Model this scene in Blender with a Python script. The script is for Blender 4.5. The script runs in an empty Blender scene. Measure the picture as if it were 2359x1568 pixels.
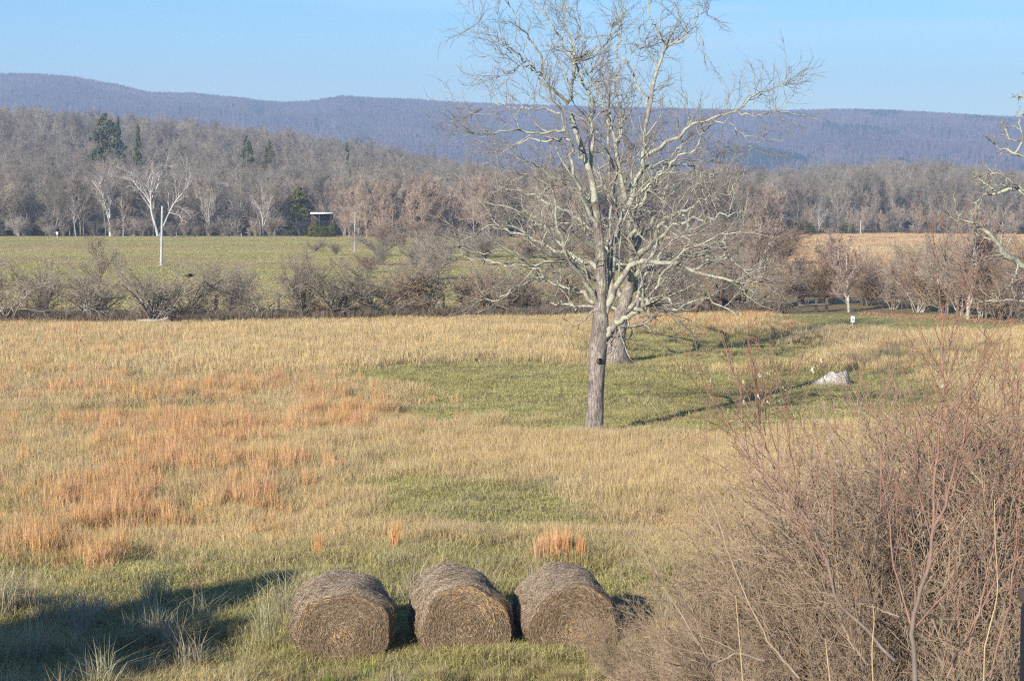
import bpy, math, random
import numpy as np
PI = math.pi
SC = bpy.context.scene
COL = SC.collection
RNG = np.random.default_rng(11)
random.seed(5)

# ------------------------------------------------------------------ camera, sky, sun, exposure
HC = 7.0
PITCH = math.radians(4.65)
FD = 4480.0                       # focal length in units where the picture is 2358 wide, 1568 high
cam_d = bpy.data.cameras.new('camera')
cam = bpy.data.objects.new('camera', cam_d); COL.objects.link(cam)
cam.location = (0, 0, HC); cam.rotation_euler = (PI/2 - PITCH, 0, 0)
cam_d.sensor_width = 36; cam_d.lens = 36*FD/2358
cam_d.clip_start = 0.2; cam_d.clip_end = 20000
SC.camera = cam
SUN_EL = math.radians(21); SUN_TO = np.array([0.50, 0.866])    # ground direction the light travels
SUN_TO = SUN_TO/np.linalg.norm(SUN_TO)
w = bpy.data.worlds.new('World'); SC.world = w; w.use_nodes = True
nt = w.node_tree; nt.nodes.clear()
wo = nt.nodes.new('ShaderNodeOutputWorld'); bg = nt.nodes.new('ShaderNodeBackground')
sky = nt.nodes.new('ShaderNodeTexSky'); sky.sky_type = 'NISHITA'; sky.sun_disc = False
sky.sun_elevation = SUN_EL; sky.sun_rotation = math.atan2(-SUN_TO[0], -SUN_TO[1])
sky.altitude = 1200; sky.air_density = 1.0; sky.dust_density = 0.1; sky.ozone_density = 3.0
bg.inputs[1].default_value = 0.088
# a few faint cirrus streaks
tc = nt.nodes.new('ShaderNodeTexCoord'); mp = nt.nodes.new('ShaderNodeMapping'); mp.inputs['Scale'].default_value = (2.2, 2.2, 42); mp.inputs['Rotation'].default_value = (0, 0.035, 0)
nz = nt.nodes.new('ShaderNodeTexNoise'); nz.inputs['Scale'].default_value = 1.4; nz.inputs['Detail'].default_value = 5; nz.inputs['Roughness'].default_value = 0.55
cr = nt.nodes.new('ShaderNodeValToRGB'); cr.color_ramp.elements[0].position = 0.47; cr.color_ramp.elements[0].color = (0, 0, 0, 1)
cr.color_ramp.elements[1].position = 0.8; cr.color_ramp.elements[1].color = (0.42, 0.42, 0.42, 1)
mx = nt.nodes.new('ShaderNodeMix'); mx.data_type = 'RGBA'; mx.inputs[7].default_value = (7.5, 8.2, 8.8, 1)
L = nt.links.new
L(tc.outputs['Generated'], mp.inputs[0]); L(mp.outputs[0], nz.inputs[0]); L(nz.outputs[0], cr.inputs[0])
L(cr.outputs[0], mx.inputs[0]); hs = nt.nodes.new('ShaderNodeHueSaturation'); hs.inputs['Saturation'].default_value = 1.5
L(sky.outputs[0], hs.inputs['Color']); L(hs.outputs[0], mx.inputs[6]); L(mx.outputs[2], bg.inputs[0]); L(bg.outputs[0], wo.inputs[0])
sd = bpy.data.lights.new('sun', 'SUN'); sd.energy = 5.0; sd.angle = math.radians(0.5); sd.color = (1.0, 0.92, 0.79)
sun = bpy.data.objects.new('sun', sd); COL.objects.link(sun)
import mathutils
sv = mathutils.Vector((SUN_TO[0]*math.cos(SUN_EL), SUN_TO[1]*math.cos(SUN_EL), -math.sin(SUN_EL)))
sun.rotation_euler = sv.to_track_quat('-Z', 'Y').to_euler(); sun.location = (-30, -40, 60)
SC.view_settings.view_transform = 'Standard'; SC.view_settings.look = 'None'
SC.view_settings.exposure = 0.86; SC.view_settings.gamma = 1.0; SC.view_settings.use_curve_mapping = False
SC.cycles.max_bounces = 5; SC.cycles.diffuse_bounces = 3; SC.cycles.transparent_max_bounces = 4
SC.cycles.use_denoising = False; SC.cycles.filter_width = 1.25; SC.cycles.volume_bounces = 0; SC.cycles.transmission_bounces = 3

# ------------------------------------------------------------------ numeric helpers
def smooth(a, b, v):
    t = np.clip((np.asarray(v, float)-a)/(b-a), 0, 1); return t*t*(3-2*t)
def _hash(i, j, s):
    h = (i.astype(np.int64)*374761393 + j.astype(np.int64)*668265263 + s*1274126177) & 0xffffffff
    h = ((h ^ (h >> 13))*1274126177) & 0xffffffff
    return ((h ^ (h >> 16)) & 0xffff)/65535.0
def vn(x, y, s=0):
    x = np.asarray(x, float); y = np.asarray(y, float)
    xi = np.floor(x); yi = np.floor(y); fx = x-xi; fy = y-yi
    fx = fx*fx*(3-2*fx); fy = fy*fy*(3-2*fy)
    a = _hash(xi, yi, s); b = _hash(xi+1, yi, s); c = _hash(xi, yi+1, s); d = _hash(xi+1, yi+1, s)
    return (a*(1-fx)+b*fx)*(1-fy)+(c*(1-fx)+d*fx)*fy
def fbm(x, y, s=0, o=4):
    v = 0; a = 0.5; t = 0
    for k in range(o):
        v = v+a*vn(x*2**k+k*17.3, y*2**k-k*9.1, s+k); t += a; a *= 0.5
    return v/t

RIDGE_X = [-1500, -600, 0, 100, 180, 280, 350, 450, 560, 660, 720, 790, 870, 950, 1050, 1250, 1500, 1780, 1950, 2100, 2200, 2358, 2800, 3600]
RIDGE_Y = [185, 172, 170, 172, 178, 196, 213, 215, 226, 236, 232, 221, 226, 228, 236, 243, 249, 255, 251, 256, 263, 270, 292, 300]
HILL_X = [-1500, -600, 0, 300, 600, 900, 1050, 1200, 1350, 1600, 1850, 2050, 2150, 2300, 2500, 2900]
HILL_Y = [24, 34, 32, 28, 23, 15, 9, 3.5, 1, 2, 6, 9, 9, 5, 3, 2]
def gz(x, y):
    x = np.asarray(x, float); y = np.asarray(y, float)
    u = 1179+FD*x/np.maximum(y, 30)
    z = np.interp(y, [-60, 0, 100, 130, 170, 260, 350, 420, 700, 1500, 2200, 5000], [0, 0, 0, -0.5, -1.35, -2.1, -2.8, -4.6, -6, -5, 0, 0])
    # the camera's side: uneven ground, low hummocks
    near = 1-smooth(95, 130, y)
    z = z + near*(fbm(x*.12, y*.12, 3, 3)-.5)*(0.5-.36*smooth(42, 55, y)) + near*(fbm(x*1.1, y*1.1, 9, 2)-.5)*(0.16-.11*smooth(42, 55, y))
    z = z + (1-smooth(32, 44, y))*(fbm(x*0.9, y*0.9, 21, 3)-.5)*0.34
    hh = np.interp(u, HILL_X, HILL_Y)*(0.9+0.25*fbm(x*.01, y*.01, 5, 3))
    z = z + hh*smooth(350, 880, y)*(1-smooth(950, 1500, y))
    # the long wooded ridge
    zr = 7+3500*(420-np.interp(u, RIDGE_X, RIDGE_Y))/FD-7-6
    s = np.clip((y-1850)/1650, 0, 1); prof = s*s*(3-2*s)*0.55+s*0.45
    sp = np.abs(fbm(x*.0042+y*.0012, y*.0011, 31, 3)-.5)*2
    z = z + zr*prof*(1-smooth(3560, 4300, y)) - 115*(sp**0.8)*prof*(1-prof)*2.2*(1-smooth(3400, 3560, y))
    nd = np.exp(-((u-605)/16)**2)*smooth(2900, 3100, y)*(1-smooth(3400, 3520, y))
    z = z - 18*nd
    return z
cP, sP = math.cos(PITCH), math.sin(PITCH)
def ray(dx, dy):
    xc = (np.asarray(dx, float)-1179)/FD; yc = -(np.asarray(dy, float)-784)/FD
    return np.stack([xc, cP+yc*sP, -sP+yc*cP], -1)
def at(dx, dy, Y):
    """world point on the line of sight at distance Y"""
    d = ray(dx, dy); t = np.asarray(Y, float)/d[..., 1]
    return d*t[..., None]+np.array([0, 0, HC])
def ground(dx, dy):
    Y = 60.0
    d = ray(dx, dy)
    sl = -d[2]/d[1]
    for k in range(40):
        x = d[0]/d[1]*Y; Y = 0.5*Y+0.5*(HC-float(gz(x, Y)))/sl
    return np.array([d[0]/d[1]*Y, Y, float(gz(d[0]/d[1]*Y, Y))])
def proj(x, y, z):
    zc = (z-HC); f = y*cP-zc*sP; up = y*sP+zc*cP
    return 1179+FD*x/np.maximum(f, .1), 784-FD*up/np.maximum(f, .1)
def pt(dx, Y):
    """ground point seen in column dx at distance Y"""
    x = (dx-1179)/FD*Y*1.0
    return np.array([x, Y, float(gz(x, Y))])

# ------------------------------------------------------------------ object helpers
def link(o, parent=None):
    COL.objects.link(o)
    if parent is not None: o.parent = parent
    return o
def mesh_np(name, V, F, mats=(), smooth_=False, attrs=None, cols=None, midx=None):
    """V (n,3); F list of arrays of shape (m,k)"""
    me = bpy.data.meshes.new(name)
    V = np.asarray(V, np.float32); me.vertices.add(len(V)); me.vertices.foreach_set('co', V.ravel())
    if not isinstance(F, (list, tuple)): F = [F]
    F = [np.asarray(f, np.int32) for f in F if len(f)]
    tot = sum(f.size for f in F); n = sum(len(f) for f in F)
    me.loops.add(tot); me.polygons.add(n)
    me.loops.foreach_set('vertex_index', np.concatenate([f.ravel() for f in F]))
    ks = np.concatenate([np.full(len(f), f.shape[1], np.int32) for f in F])
    me.polygons.foreach_set('loop_start', np.concatenate([[0], np.cumsum(ks)[:-1]]).astype(np.int32))
    if smooth_: me.polygons.foreach_set('use_smooth', np.ones(n, bool))
    if midx is not None: me.polygons.foreach_set('material_index', np.asarray(midx, np.int32))
    for k, v in (attrs or {}).items():
        a = me.attributes.new(k, 'FLOAT', 'POINT'); a.data.foreach_set('value', np.asarray(v, np.float32))
    for k, v in (cols or {}).items():
        a = me.attributes.new(k, 'FLOAT_COLOR', 'POINT'); c = np.ones((len(V), 4), np.float32); c[:, :3] = v
        a.data.foreach_set('color', c.ravel())
    for m in mats: me.materials.append(m)
    me.update(calc_edges=True); me.validate()
    return me
def ob(name, me, parent=None, loc=None, kind=None):
    o = bpy.data.objects.new(name, me); link(o, parent)
    if loc is not None: o.location = loc
    if kind: o['kind'] = kind
    return o
def tag(o, label=None, cat=None, group=None, kind=None):
    if label: o['label'] = label
    if cat: o['category'] = cat
    if group: o['group'] = group
    if kind: o['kind'] = kind
    return o
def thing(name, label, cat, loc=(0, 0, 0), rz=0, group=None):
    o = bpy.data.objects.new(name, None); link(o); o.location = loc; o.rotation_euler = (0, 0, rz)
    o.empty_display_size = .3
    return tag(o, label, cat, group)
def dup(o, loc, rz=0, s=(1, 1, 1), label=None, group=None, chk={}):
    c = o.copy(); link(c); c.location = loc; c.rotation_euler = (0, 0, rz); c.scale = s
    if label: c['label'] = label
    if group: c['group'] = group
    for ch in o.children:
        d = ch.copy(); link(d, c)
    return c

# ------------------------------------------------------------------ materials
def newmat(name):
    m = bpy.data.materials.new(name); m.use_nodes = True
    t = m.node_tree; t.nodes.clear()
    out = t.nodes.new('ShaderNodeOutputMaterial'); b = t.nodes.new('ShaderNodeBsdfPrincipled')
    b.inputs['Roughness'].default_value = .85; b.inputs['Specular IOR Level'].default_value = .2
    t.links.new(b.outputs[0], out.inputs[0])
    return m, t, b, out
def N(t, kind, **kw):
    n = t.nodes.new(kind)
    for k, v in kw.items():
        if k.startswith('_'): setattr(n, k[1:], v)
        else:
            n.inputs[k.replace('_', ' ')].default_value = v
    return n
def mixc(t, fac, a, b, mode='MIX'):
    n = t.nodes.new('ShaderNodeMix'); n.data_type = 'RGBA'; n.blend_type = mode; n.clamp_factor = True
    for s, v in ((0, fac), (6, a), (7, b)):
        if hasattr(v, 'links') or hasattr(v, 'is_output'): t.links.new(v, n.inputs[s])
        elif s == 0: n.inputs[0].default_value = v
        else: n.inputs[s].default_value = (*v, 1) if len(v) == 3 else v
    return n.outputs[2]
def ramp(t, src, stops):
    n = t.nodes.new('ShaderNodeValToRGB'); t.links.new(src, n.inputs[0])
    e = n.color_ramp.elements
    while len(e) < len(stops): e.new(.5)
    for k, (p, c) in enumerate(stops):
        e[k].position = p; e[k].color = (*c, 1) if len(c) == 3 else (c[0], c[0], c[0], 1)
    return n.outputs[0]
def noise(t, scale, detail=4, rough=.55, vec=None, sc=None, which='Object'):
    n = t.nodes.new('ShaderNodeTexNoise'); n.inputs['Scale'].default_value = scale
    n.inputs['Detail'].default_value = detail; n.inputs['Roughness'].default_value = rough
    tc_ = t.nodes.new('ShaderNodeTexCoord'); src = tc_.outputs[which]
    if sc:
        m_ = t.nodes.new('ShaderNodeMapping'); m_.inputs['Scale'].default_value = sc
        t.links.new(src, m_.inputs[0]); src = m_.outputs[0]
    t.links.new(src, n.inputs[0]); return n.outputs[0]
def bump(t, b, h, strength, dist):
    n = t.nodes.new('ShaderNodeBump'); n.inputs['Strength'].default_value = strength; n.inputs['Distance'].default_value = dist
    t.links.new(h, n.inputs['Height']); t.links.new(n.outputs[0], b.inputs['Normal'])
def hsvrand(t, col, amt=.35, src='Random'):
    oi = t.nodes.new('ShaderNodeObjectInfo')
    mr = t.nodes.new('ShaderNodeMapRange'); mr.inputs[3].default_value = 1-amt; mr.inputs[4].default_value = 1+amt
    t.links.new(oi.outputs['Random'], mr.inputs[0])
    v = t.nodes.new('ShaderNodeVectorMath'); v.operation = 'SCALE'
    t.links.new(col, v.inputs[0]); t.links.new(mr.outputs[0], v.inputs['Scale'])
    return v.outputs[0]
def wood(name, base, tip, lichen=None, lamt=.5, var=.2, scale=3, lsc=5, trans=0, obj_tip=None):
    """bark: colour of the thick wood, colour of the twigs (attribute lv runs 0..1), lichen patches"""
    m, t, b, out = newmat(name)
    at_ = t.nodes.new('ShaderNodeAttribute'); at_.attribute_name = 'lv'
    c = mixc(t, at_.outputs['Fac'], base, tip)
    n1 = noise(t, scale, 5, .6)
    c = mixc(t, 1.0, c, ramp(t, n1, [(.25, (.62, .62, .62)), (.75, (1.3, 1.3, 1.3))]), 'MULTIPLY')
    if lichen:
        n2 = noise(t, lsc, 4, .65)
        f = ramp(t, n2, [(lamt, (0,)), (lamt+.07, (1,))])
        ff = t.nodes.new('ShaderNodeMath'); ff.operation = 'MULTIPLY'; t.links.new(f, ff.inputs[0])
        sub = t.nodes.new('ShaderNodeAttribute'); sub.attribute_name = 'li'
        t.links.new(sub.outputs['Fac'], ff.inputs[1])
        c = mixc(t, ff.outputs[0], c, lichen)
    if var: c = hsvrand(t, c, var)
    t.links.new(c, b.inputs['Base Color'])
    return m, t, b
def plain(name, col, rough=.7, var=None, sc=8, sp=.3, metal=0, bumpd=0):
    m, t, b, out = newmat(name); b.inputs['Roughness'].default_value = rough; b.inputs['Specular IOR Level'].default_value = sp
    b.inputs['Metallic'].default_value = metal
    n1 = noise(t, sc, 5, .6); v = var or .25
    c = mixc(t, 1.0, col, ramp(t, n1, [(.25, (1-v,)*3), (.75, (1+v,)*3)]), 'MULTIPLY')
    t.links.new(c, b.inputs['Base Color'])
    if bumpd: bump(t, b, n1, .6, bumpd)
    return m

# ------------------------------------------------------------------ what grows where on the near meadow
def ell(u, v, lst):
    wgt = np.zeros_like(u)
    for cx, cy, rx, ry, a in lst:
        d = ((u-cx)/rx)**2+((v-cy)/ry)**2
        wgt = np.maximum(wgt, a*np.exp(-d**1.6))
    return wgt
ORANGE = [(120, 1190, 330, 95, 1), (430, 1130, 260, 75, .85), (620, 930, 300, 38, .75), (850, 985, 160, 34, .6), (60, 800, 300, 45, .5),
          (380, 1010, 330, 55, .6), (1620, 737, 260, 14, .7), (150, 1270, 260, 40, .9), (1330, 1262, 45, 22, .8), (720, 1240, 60, 25, .6),
          (560, 1190, 120, 50, .55), (330, 900, 300, 30, .4)]
GREEN = [(1080, 860, 300, 48, .95), (1330, 900, 260, 75, .95), (1150, 940, 260, 38, .85), (1620, 905, 240, 55, .9), (1500, 820, 160, 22, .8), (280, 945, 140, 18, .7), (820, 950, 70, 14, .6), (1200, 780, 160, 14, .5),
         (1960, 885, 230, 50, 1), (1680, 935, 380, 62, 1.4), (1560, 978, 240, 36, 1.4), (330, 960, 420, 26, .55), (700, 1080, 500, 30, .35), (1180, 1180, 420, 45, .34), (1590, 800, 250, 42, 1.3), (2200, 742, 420, 24, 1), (1300, 990, 160, 22, .5), (1700, 960, 250, 24, .6),
         (300, 1390, 900, 105, 1.1), (1000, 1345, 700, 60, 1), (900, 1330, 500, 60, .8), (820, 1520, 900, 90, .55), (1250, 1330, 240, 45, .6), (1100, 1250, 500, 50, .5), (2250, 840, 120, 15, .5)]
def field(x, y):
    z = gz(x, y); u, v = proj(x, y, z)
    n1 = fbm(x*.22, y*.16, 41, 4)-.5; n2 = fbm(x*.22+50, y*.16, 47, 4)-.5
    s = np.clip(60/np.maximum(y, 20), .5, 2.2)
    u2 = u+260*n1*s; v2 = v+95*n2*s
    o = ell(u2, v2, ORANGE); g = ell(u2, v2, GREEN)
    n3 = fbm(x*.55, y*.4, 61, 3)
    o = np.clip(o*(smooth(.35, .7, n3)*1.15+.08), 0, 1)
    n4 = fbm(x*.35, y*.22, 71, 3)
    g = np.clip(g*(.55+.9*n4)+.5*smooth(.62, .8, n4)*smooth(1000, 1150, v), 0, 1)
    g = smooth(.16, .66, g*(1-.5*o)); return o*.75, g, u, v
C_TAN = np.array([.49, .37, .195]); C_OR = np.array([.54, .33, .165]); C_GR = np.array([.385, .35, .145]); C_DRY = np.array([.42, .35, .235])
def field_col(x, y, rnd=0):
    o, g, u, v = field(x, y)
    n = fbm(x*.8, y*.8, 91, 3)
    c = C_TAN*(1-o[..., None])+C_OR*o[..., None]
    c = c*(1-g[..., None])+C_GR*g[..., None]
    gr = smooth(.45, .7, fbm(x*.3, y*.3, 97, 3))[..., None]*.35
    c = c*(1-gr)+C_DRY*gr
    return c*(.82+.36*n[..., None]), o, g, u, v

def fan(ys, half, ncol):
    a = np.linspace(-half, half, ncol)
    X = (ys[:, None]+40)*a[None, :]; Y = np.repeat(ys[:, None], ncol, 1)
    Z = gz(X, Y)
    n, m = X.shape
    i = np.arange(n*m).reshape(n, m)
    F = np.stack([i[:-1, :-1], i[:-1, 1:], i[1:, 1:], i[1:, :-1]], -1).reshape(-1, 4)
    return X.ravel(), Y.ravel(), Z.ravel(), F

# near meadow
m_ground, t, b, out = newmat('meadow_soil_and_thatch')
ac = t.nodes.new('ShaderNodeAttribute'); ac.attribute_name = 'col'
nn = noise(t, 9, 6, .7); c = mixc(t, 1.0, ac.outputs['Color'], ramp(t, nn, [(.25, (.45, .45, .42)), (.75, (1.25, 1.25, 1.2))]), 'MULTIPLY')
t.links.new(c, b.inputs['Base Color']); bump(t, b, nn, 1.0, .12)
ys = np.concatenate([np.linspace(-60, 14, 40), 14+ (140-14)*np.linspace(0, 1, 430)[1:]**1.25])
X, Y, Z, F = fan(ys, .85, 430)
cc, o_, g_, u_, v_ = field_col(X, Y)
ob('ground', mesh_np('ground', np.stack([X, Y, Z], -1), F, [m_ground], True, cols={'col': cc*(.62+.25*g_)[:, None]}), kind='structure')

# the far mown field, the golden field, the wood's floor
m_far, t, b, out = newmat('far_fields')
ac = t.nodes.new('ShaderNodeAttribute'); ac.attribute_name = 'col'
n1 = noise(t, .35, 6, .65, sc=(.25, 1, 1)); n2 = noise(t, 3, 4, .7)
c = mixc(t, 1.0, ac.outputs['Color'], ramp(t, n1, [(.3, (.9, .92, .85)), (.7, (1.1, 1.06, 1.08))]), 'MULTIPLY')
c = mixc(t, 1.0, c, ramp(t, n2, [(.25, (.7, .7, .7)), (.75, (1.2, 1.2, 1.2))]), 'MULTIPLY')
t.links.new(c, b.inputs['Base Color']); bump(t, b, n2, 1.0, .35)
ys = 140+(1850-140)*np.linspace(0, 1, 300)**1.6
X, Y, Z, F = fan(ys, .8, 300)
u, v = proj(X, Y, Z)
right = smooth(1650, 1800, u+160*(fbm(X*.02, Y*.02, 15, 3)-.5))
str_ = fbm(X*.012, Y*.07, 77, 4)
mown = np.array([.40, .38, .16])*(1-smooth(.5, .72, str_))[:, None]+np.array([.45, .385, .20])*smooth(.5, .72, str_)[:, None]
gold = np.array([.66, .45, .24])*(1-smooth(.45, .6, str_))[:, None]+np.array([.60, .50, .27])*smooth(.45, .6, str_)[:, None]
cf = mown*(1-right)[:, None]+gold*right[:, None]
edge = 352+right*72
wd = smooth(-4, 4, Y-edge)[:, None]
leaf = np.array([.17, .115, .07])*(.7+.7*fbm(X*.05, Y*.05, 25, 4))[:, None]
opn = (smooth(.56, .66, fbm(X*.02, Y*.02, 35, 3))*(1-smooth(520, 560, Y)))[:, None]*(u < 1000)[:, None]
leaf = leaf*(1-opn)+np.array([.42, .27, .12])*opn
cf = cf*(1-wd)+leaf*wd
ob('far_fields', mesh_np('far_fields', np.stack([X, Y, Z], -1), F, [m_far], True, cols={'col': cf}), kind='structure')

# the mountain
m_mt, t, b, out = newmat('mountain_forest_floor')
n1 = noise(t, .02, 6, .7); n2 = noise(t, .004, 4, .6)
c = mixc(t, ramp(t, n2, [(.4, (0,)), (.6, (1,))]), (.115, .085, .085), (.09, .075, .07))
c = mixc(t, 1.0, c, ramp(t, n1, [(.3, (.7, .7, .7)), (.7, (1.25, 1.2, 1.2))]), 'MULTIPLY')
t.links.new(c, b.inputs['Base Color']); bump(t, b, n1, 1, 6)
ys = np.concatenate([np.linspace(1850, 3450, 130), np.linspace(3460, 3600, 16), np.linspace(3640, 5200, 24)])
X, Y, Z, F = fan(ys, .75, 420)
ob('mountain', mesh_np('mountain', np.stack([X, Y, Z], -1), F, [m_mt], True), kind='structure')

# ------------------------------------------------------------------ haze
hz = bpy.data.materials.new('haze'); hz.use_nodes = True; t = hz.node_tree; t.nodes.clear()
out = t.nodes.new('ShaderNodeOutputMaterial'); pv = t.nodes.new('ShaderNodeVolumePrincipled')
pv.inputs['Color'].default_value = (.48, .66, 1.0, 1); pv.inputs['Density'].default_value = 0.00029; pv.inputs['Anisotropy'].default_value = 0.0
t.links.new(pv.outputs[0], out.inputs['Volume'])
x0, x1, y0, y1, z0, z1 = -4300, 4300, -120, 5400, -12, 300
V = [(x, y, z) for z in (z0, z1) for y in (y0, y1) for x in (x0, x1)]
ob('haze', mesh_np('haze', V, np.array([[0, 2, 3, 1], [4, 5, 7, 6], [0, 1, 5, 4], [2, 6, 7, 3], [0, 4, 6, 2], [1, 3, 7, 5]]), [hz]), kind='stuff')

# ------------------------------------------------------------------ branches
def norm(a): return a/np.maximum(np.linalg.norm(a, axis=-1, keepdims=True), 1e-9)
def grow(P, R, cnt, t0, t1, ang, lenf, npt, wig, up, rr, rmin, rng, prof=None, bias=None, lenabs=None, curve=0.0, flat=1.0):
    m, n, _ = P.shape
    cnt = np.full(m, cnt) if np.isscalar(cnt) else np.asarray(cnt)
    idx = np.repeat(np.arange(m), cnt); K = len(idx)
    k = np.concatenate([np.arange(c) for c in cnt]) if K else np.zeros(0)
    tt = t0+(t1-t0)*(k+rng.random(K))/cnt[idx]
    s = np.clip(tt*(n-1), 0, n-1.001); i = s.astype(int); f = (s-i)[:, None]
    base = P[idx, i]*(1-f)+P[idx, i+1]*f; T = norm(P[idx, i+1]-P[idx, i]); r = R[idx, i]*(1-f[:, 0])+R[idx, i+1]*f[:, 0]
    plen = np.linalg.norm(P[:, 1:]-P[:, :-1], axis=-1).sum(1)[idx]
    w_ = rng.normal(size=(K, 3)); w_[:, 2] *= flat; w_ = norm(w_-(w_*T).sum(-1, keepdims=True)*T)
    a = rng.uniform(ang[0], ang[1], K)[:, None]
    d = norm(np.cos(a)*T+np.sin(a)*w_+np.array([0, 0, up]))
    if bias is not None: d = norm(d+bias)
    ln = (lenabs if lenabs is not None else lenf*plen)*rng.uniform(.55, 1.2, K)
    if prof is not None: ln = ln*prof(tt)
    pts = [base]; st = (ln/(npt-1))[:, None]
    for q in range(npt-1):
        d = norm(d+wig*rng.normal(size=(K, 3))+np.array([0, 0, curve]))
        pts.append(pts[-1]+d*st)
    P2 = np.stack(pts, 1)
    r0 = np.maximum(r*rr, rmin)
    R2 = np.maximum(r0[:, None]*np.linspace(1, .35, npt)[None, :], rmin*.55)
    return P2, R2
def resample(pts, n):
    p = np.asarray(pts, float)
    if len(p) == 2: return p[0]+(p[1]-p[0])*np.linspace(0, 1, n)[:, None]
    q = np.concatenate([[2*p[0]-p[1]], p, [2*p[-1]-p[-2]]])
    s = np.linspace(0, len(p)-1.0001, n); i = s.astype(int); f = (s-i)[:, None]
    a, b_, c_, d_ = q[i], q[i+1], q[i+2], q[i+3]
    return .5*((2*b_)+(-a+c_)*f+(2*a-5*b_+4*c_-d_)*f**2+(-a+3*b_-3*c_+d_)*f**3)
def tube_mesh(name, sets, mats, sm=True):
    """sets: (P, R, sides, lv0, lv1, li)"""
    Vs, Fs, LV, LI = [], [], [], []; off = 0
    for P, R, k, l0, l1, li in sets:
        m, n, _ = P.shape
        if m == 0: continue
        T = np.empty_like(P); T[:, 1:-1] = P[:, 2:]-P[:, :-2]; T[:, 0] = P[:, 1]-P[:, 0]; T[:, -1] = P[:, -1]-P[:, -2]; T = norm(T)
        D = norm(P[:, -1]-P[:, 0]); ref = np.where(np.abs(D[:, 2:3]) < .8, np.array([[0, 0, 1.]]), np.array([[1., 0, 0]]))[:, None, :]
        U = norm(np.cross(T, np.broadcast_to(ref, T.shape))); W = np.cross(T, U)
        th = np.arange(k)/k*2*PI
        ring = P[:, :, None, :]+R[:, :, None, None]*(np.cos(th)[None, None, :, None]*U[:, :, None, :]+np.sin(th)[None, None, :, None]*W[:, :, None, :])
        Vs.append(ring.reshape(-1, 3))
        idx = np.arange(m*n*k).reshape(m, n, k)+off
        a = idx[:, :-1, :]; b_ = idx[:, 1:, :]
        F_ = np.stack([a, np.roll(a, -1, 2), np.roll(b_, -1, 2), b_], -1).reshape(-1, 4)
        Fs.append(F_)
        LV.append(np.broadcast_to(np.linspace(l0, l1, n)[None, :, None], (m, n, k)).ravel())
        LI.append(np.full(m*n*k, li)); off += m*n*k
    return mesh_np(name, np.concatenate(Vs), Fs, mats, sm, attrs={'lv': np.concatenate(LV), 'li': np.concatenate(LI)})
def stack(lst, n):
    """list of (points, r0, r1) -> arrays"""
    P = np.stack([resample(p, n) for p, a, b_ in lst]); R = np.stack([np.linspace(a, b_, n) for p, a, b_ in lst])
    return P, R

# ------------------------------------------------------------------ scattering of uncountable stuff
def scatter(name, pts, rot, scl, idx, protos, tint=None, label=None, cat=None):
    me = bpy.data.meshes.new(name); n = len(pts); me.vertices.add(n)
    me.vertices.foreach_set('co', np.asarray(pts, np.float32).ravel())
    a = me.attributes.new('rot', 'FLOAT_VECTOR', 'POINT'); a.data.foreach_set('vector', np.asarray(rot, np.float32).ravel())
    a = me.attributes.new('scl', 'FLOAT_VECTOR', 'POINT'); a.data.foreach_set('vector', np.asarray(scl, np.float32).ravel())
    a = me.attributes.new('idx', 'INT', 'POINT'); a.data.foreach_set('value', np.asarray(idx, np.int32))
    a = me.attributes.new('tint', 'FLOAT_VECTOR', 'POINT')
    a.data.foreach_set('vector', np.asarray(tint if tint is not None else np.ones((n, 3)), np.float32).ravel())
    o = ob(name, me, kind='stuff')
    if label: o['label'] = label
    if cat: o['category'] = cat
    c_ = bpy.data.collections.new(name+'_kinds')
    for k, p in enumerate(protos):
        c_.objects.link(bpy.data.objects.new('%s_kind_%02d' % (name, k), p))
    g = bpy.data.node_groups.new(name, 'GeometryNodeTree')
    g.interface.new_socket('Geometry', in_out='INPUT', socket_type='NodeSocketGeometry')
    g.interface.new_socket('Geometry', in_out='OUTPUT', socket_type='NodeSocketGeometry')
    gi = g.nodes.new('NodeGroupInput'); go = g.nodes.new('NodeGroupOutput')
    ci = g.nodes.new('GeometryNodeCollectionInfo'); ci.inputs['Collection'].default_value = c_
    ci.inputs['Separate Children'].default_value = True; ci.inputs['Reset Children'].default_value = True
    ip = g.nodes.new('GeometryNodeInstanceOnPoints'); ip.inputs['Pick Instance'].default_value = True
    def na(nm, ty):
        q = g.nodes.new('GeometryNodeInputNamedAttribute'); q.data_type = ty; q.inputs['Name'].default_value = nm
        return q.outputs['Attribute']
    l = g.links.new
    l(gi.outputs[0], ip.inputs['Points']); l(ci.outputs[0], ip.inputs['Instance'])
    l(na('idx', 'INT'), ip.inputs['Instance Index']); l(na('scl', 'FLOAT_VECTOR'), ip.inputs['Scale'])
    er = g.nodes.new('FunctionNodeEulerToRotation'); l(na('rot', 'FLOAT_VECTOR'), er.inputs[0]); l(er.outputs[0], ip.inputs['Rotation'])
    l(ip.outputs[0], go.inputs[0])
    md = o.modifiers.new('scatter', 'NODES'); md.node_group = g
    return o

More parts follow.
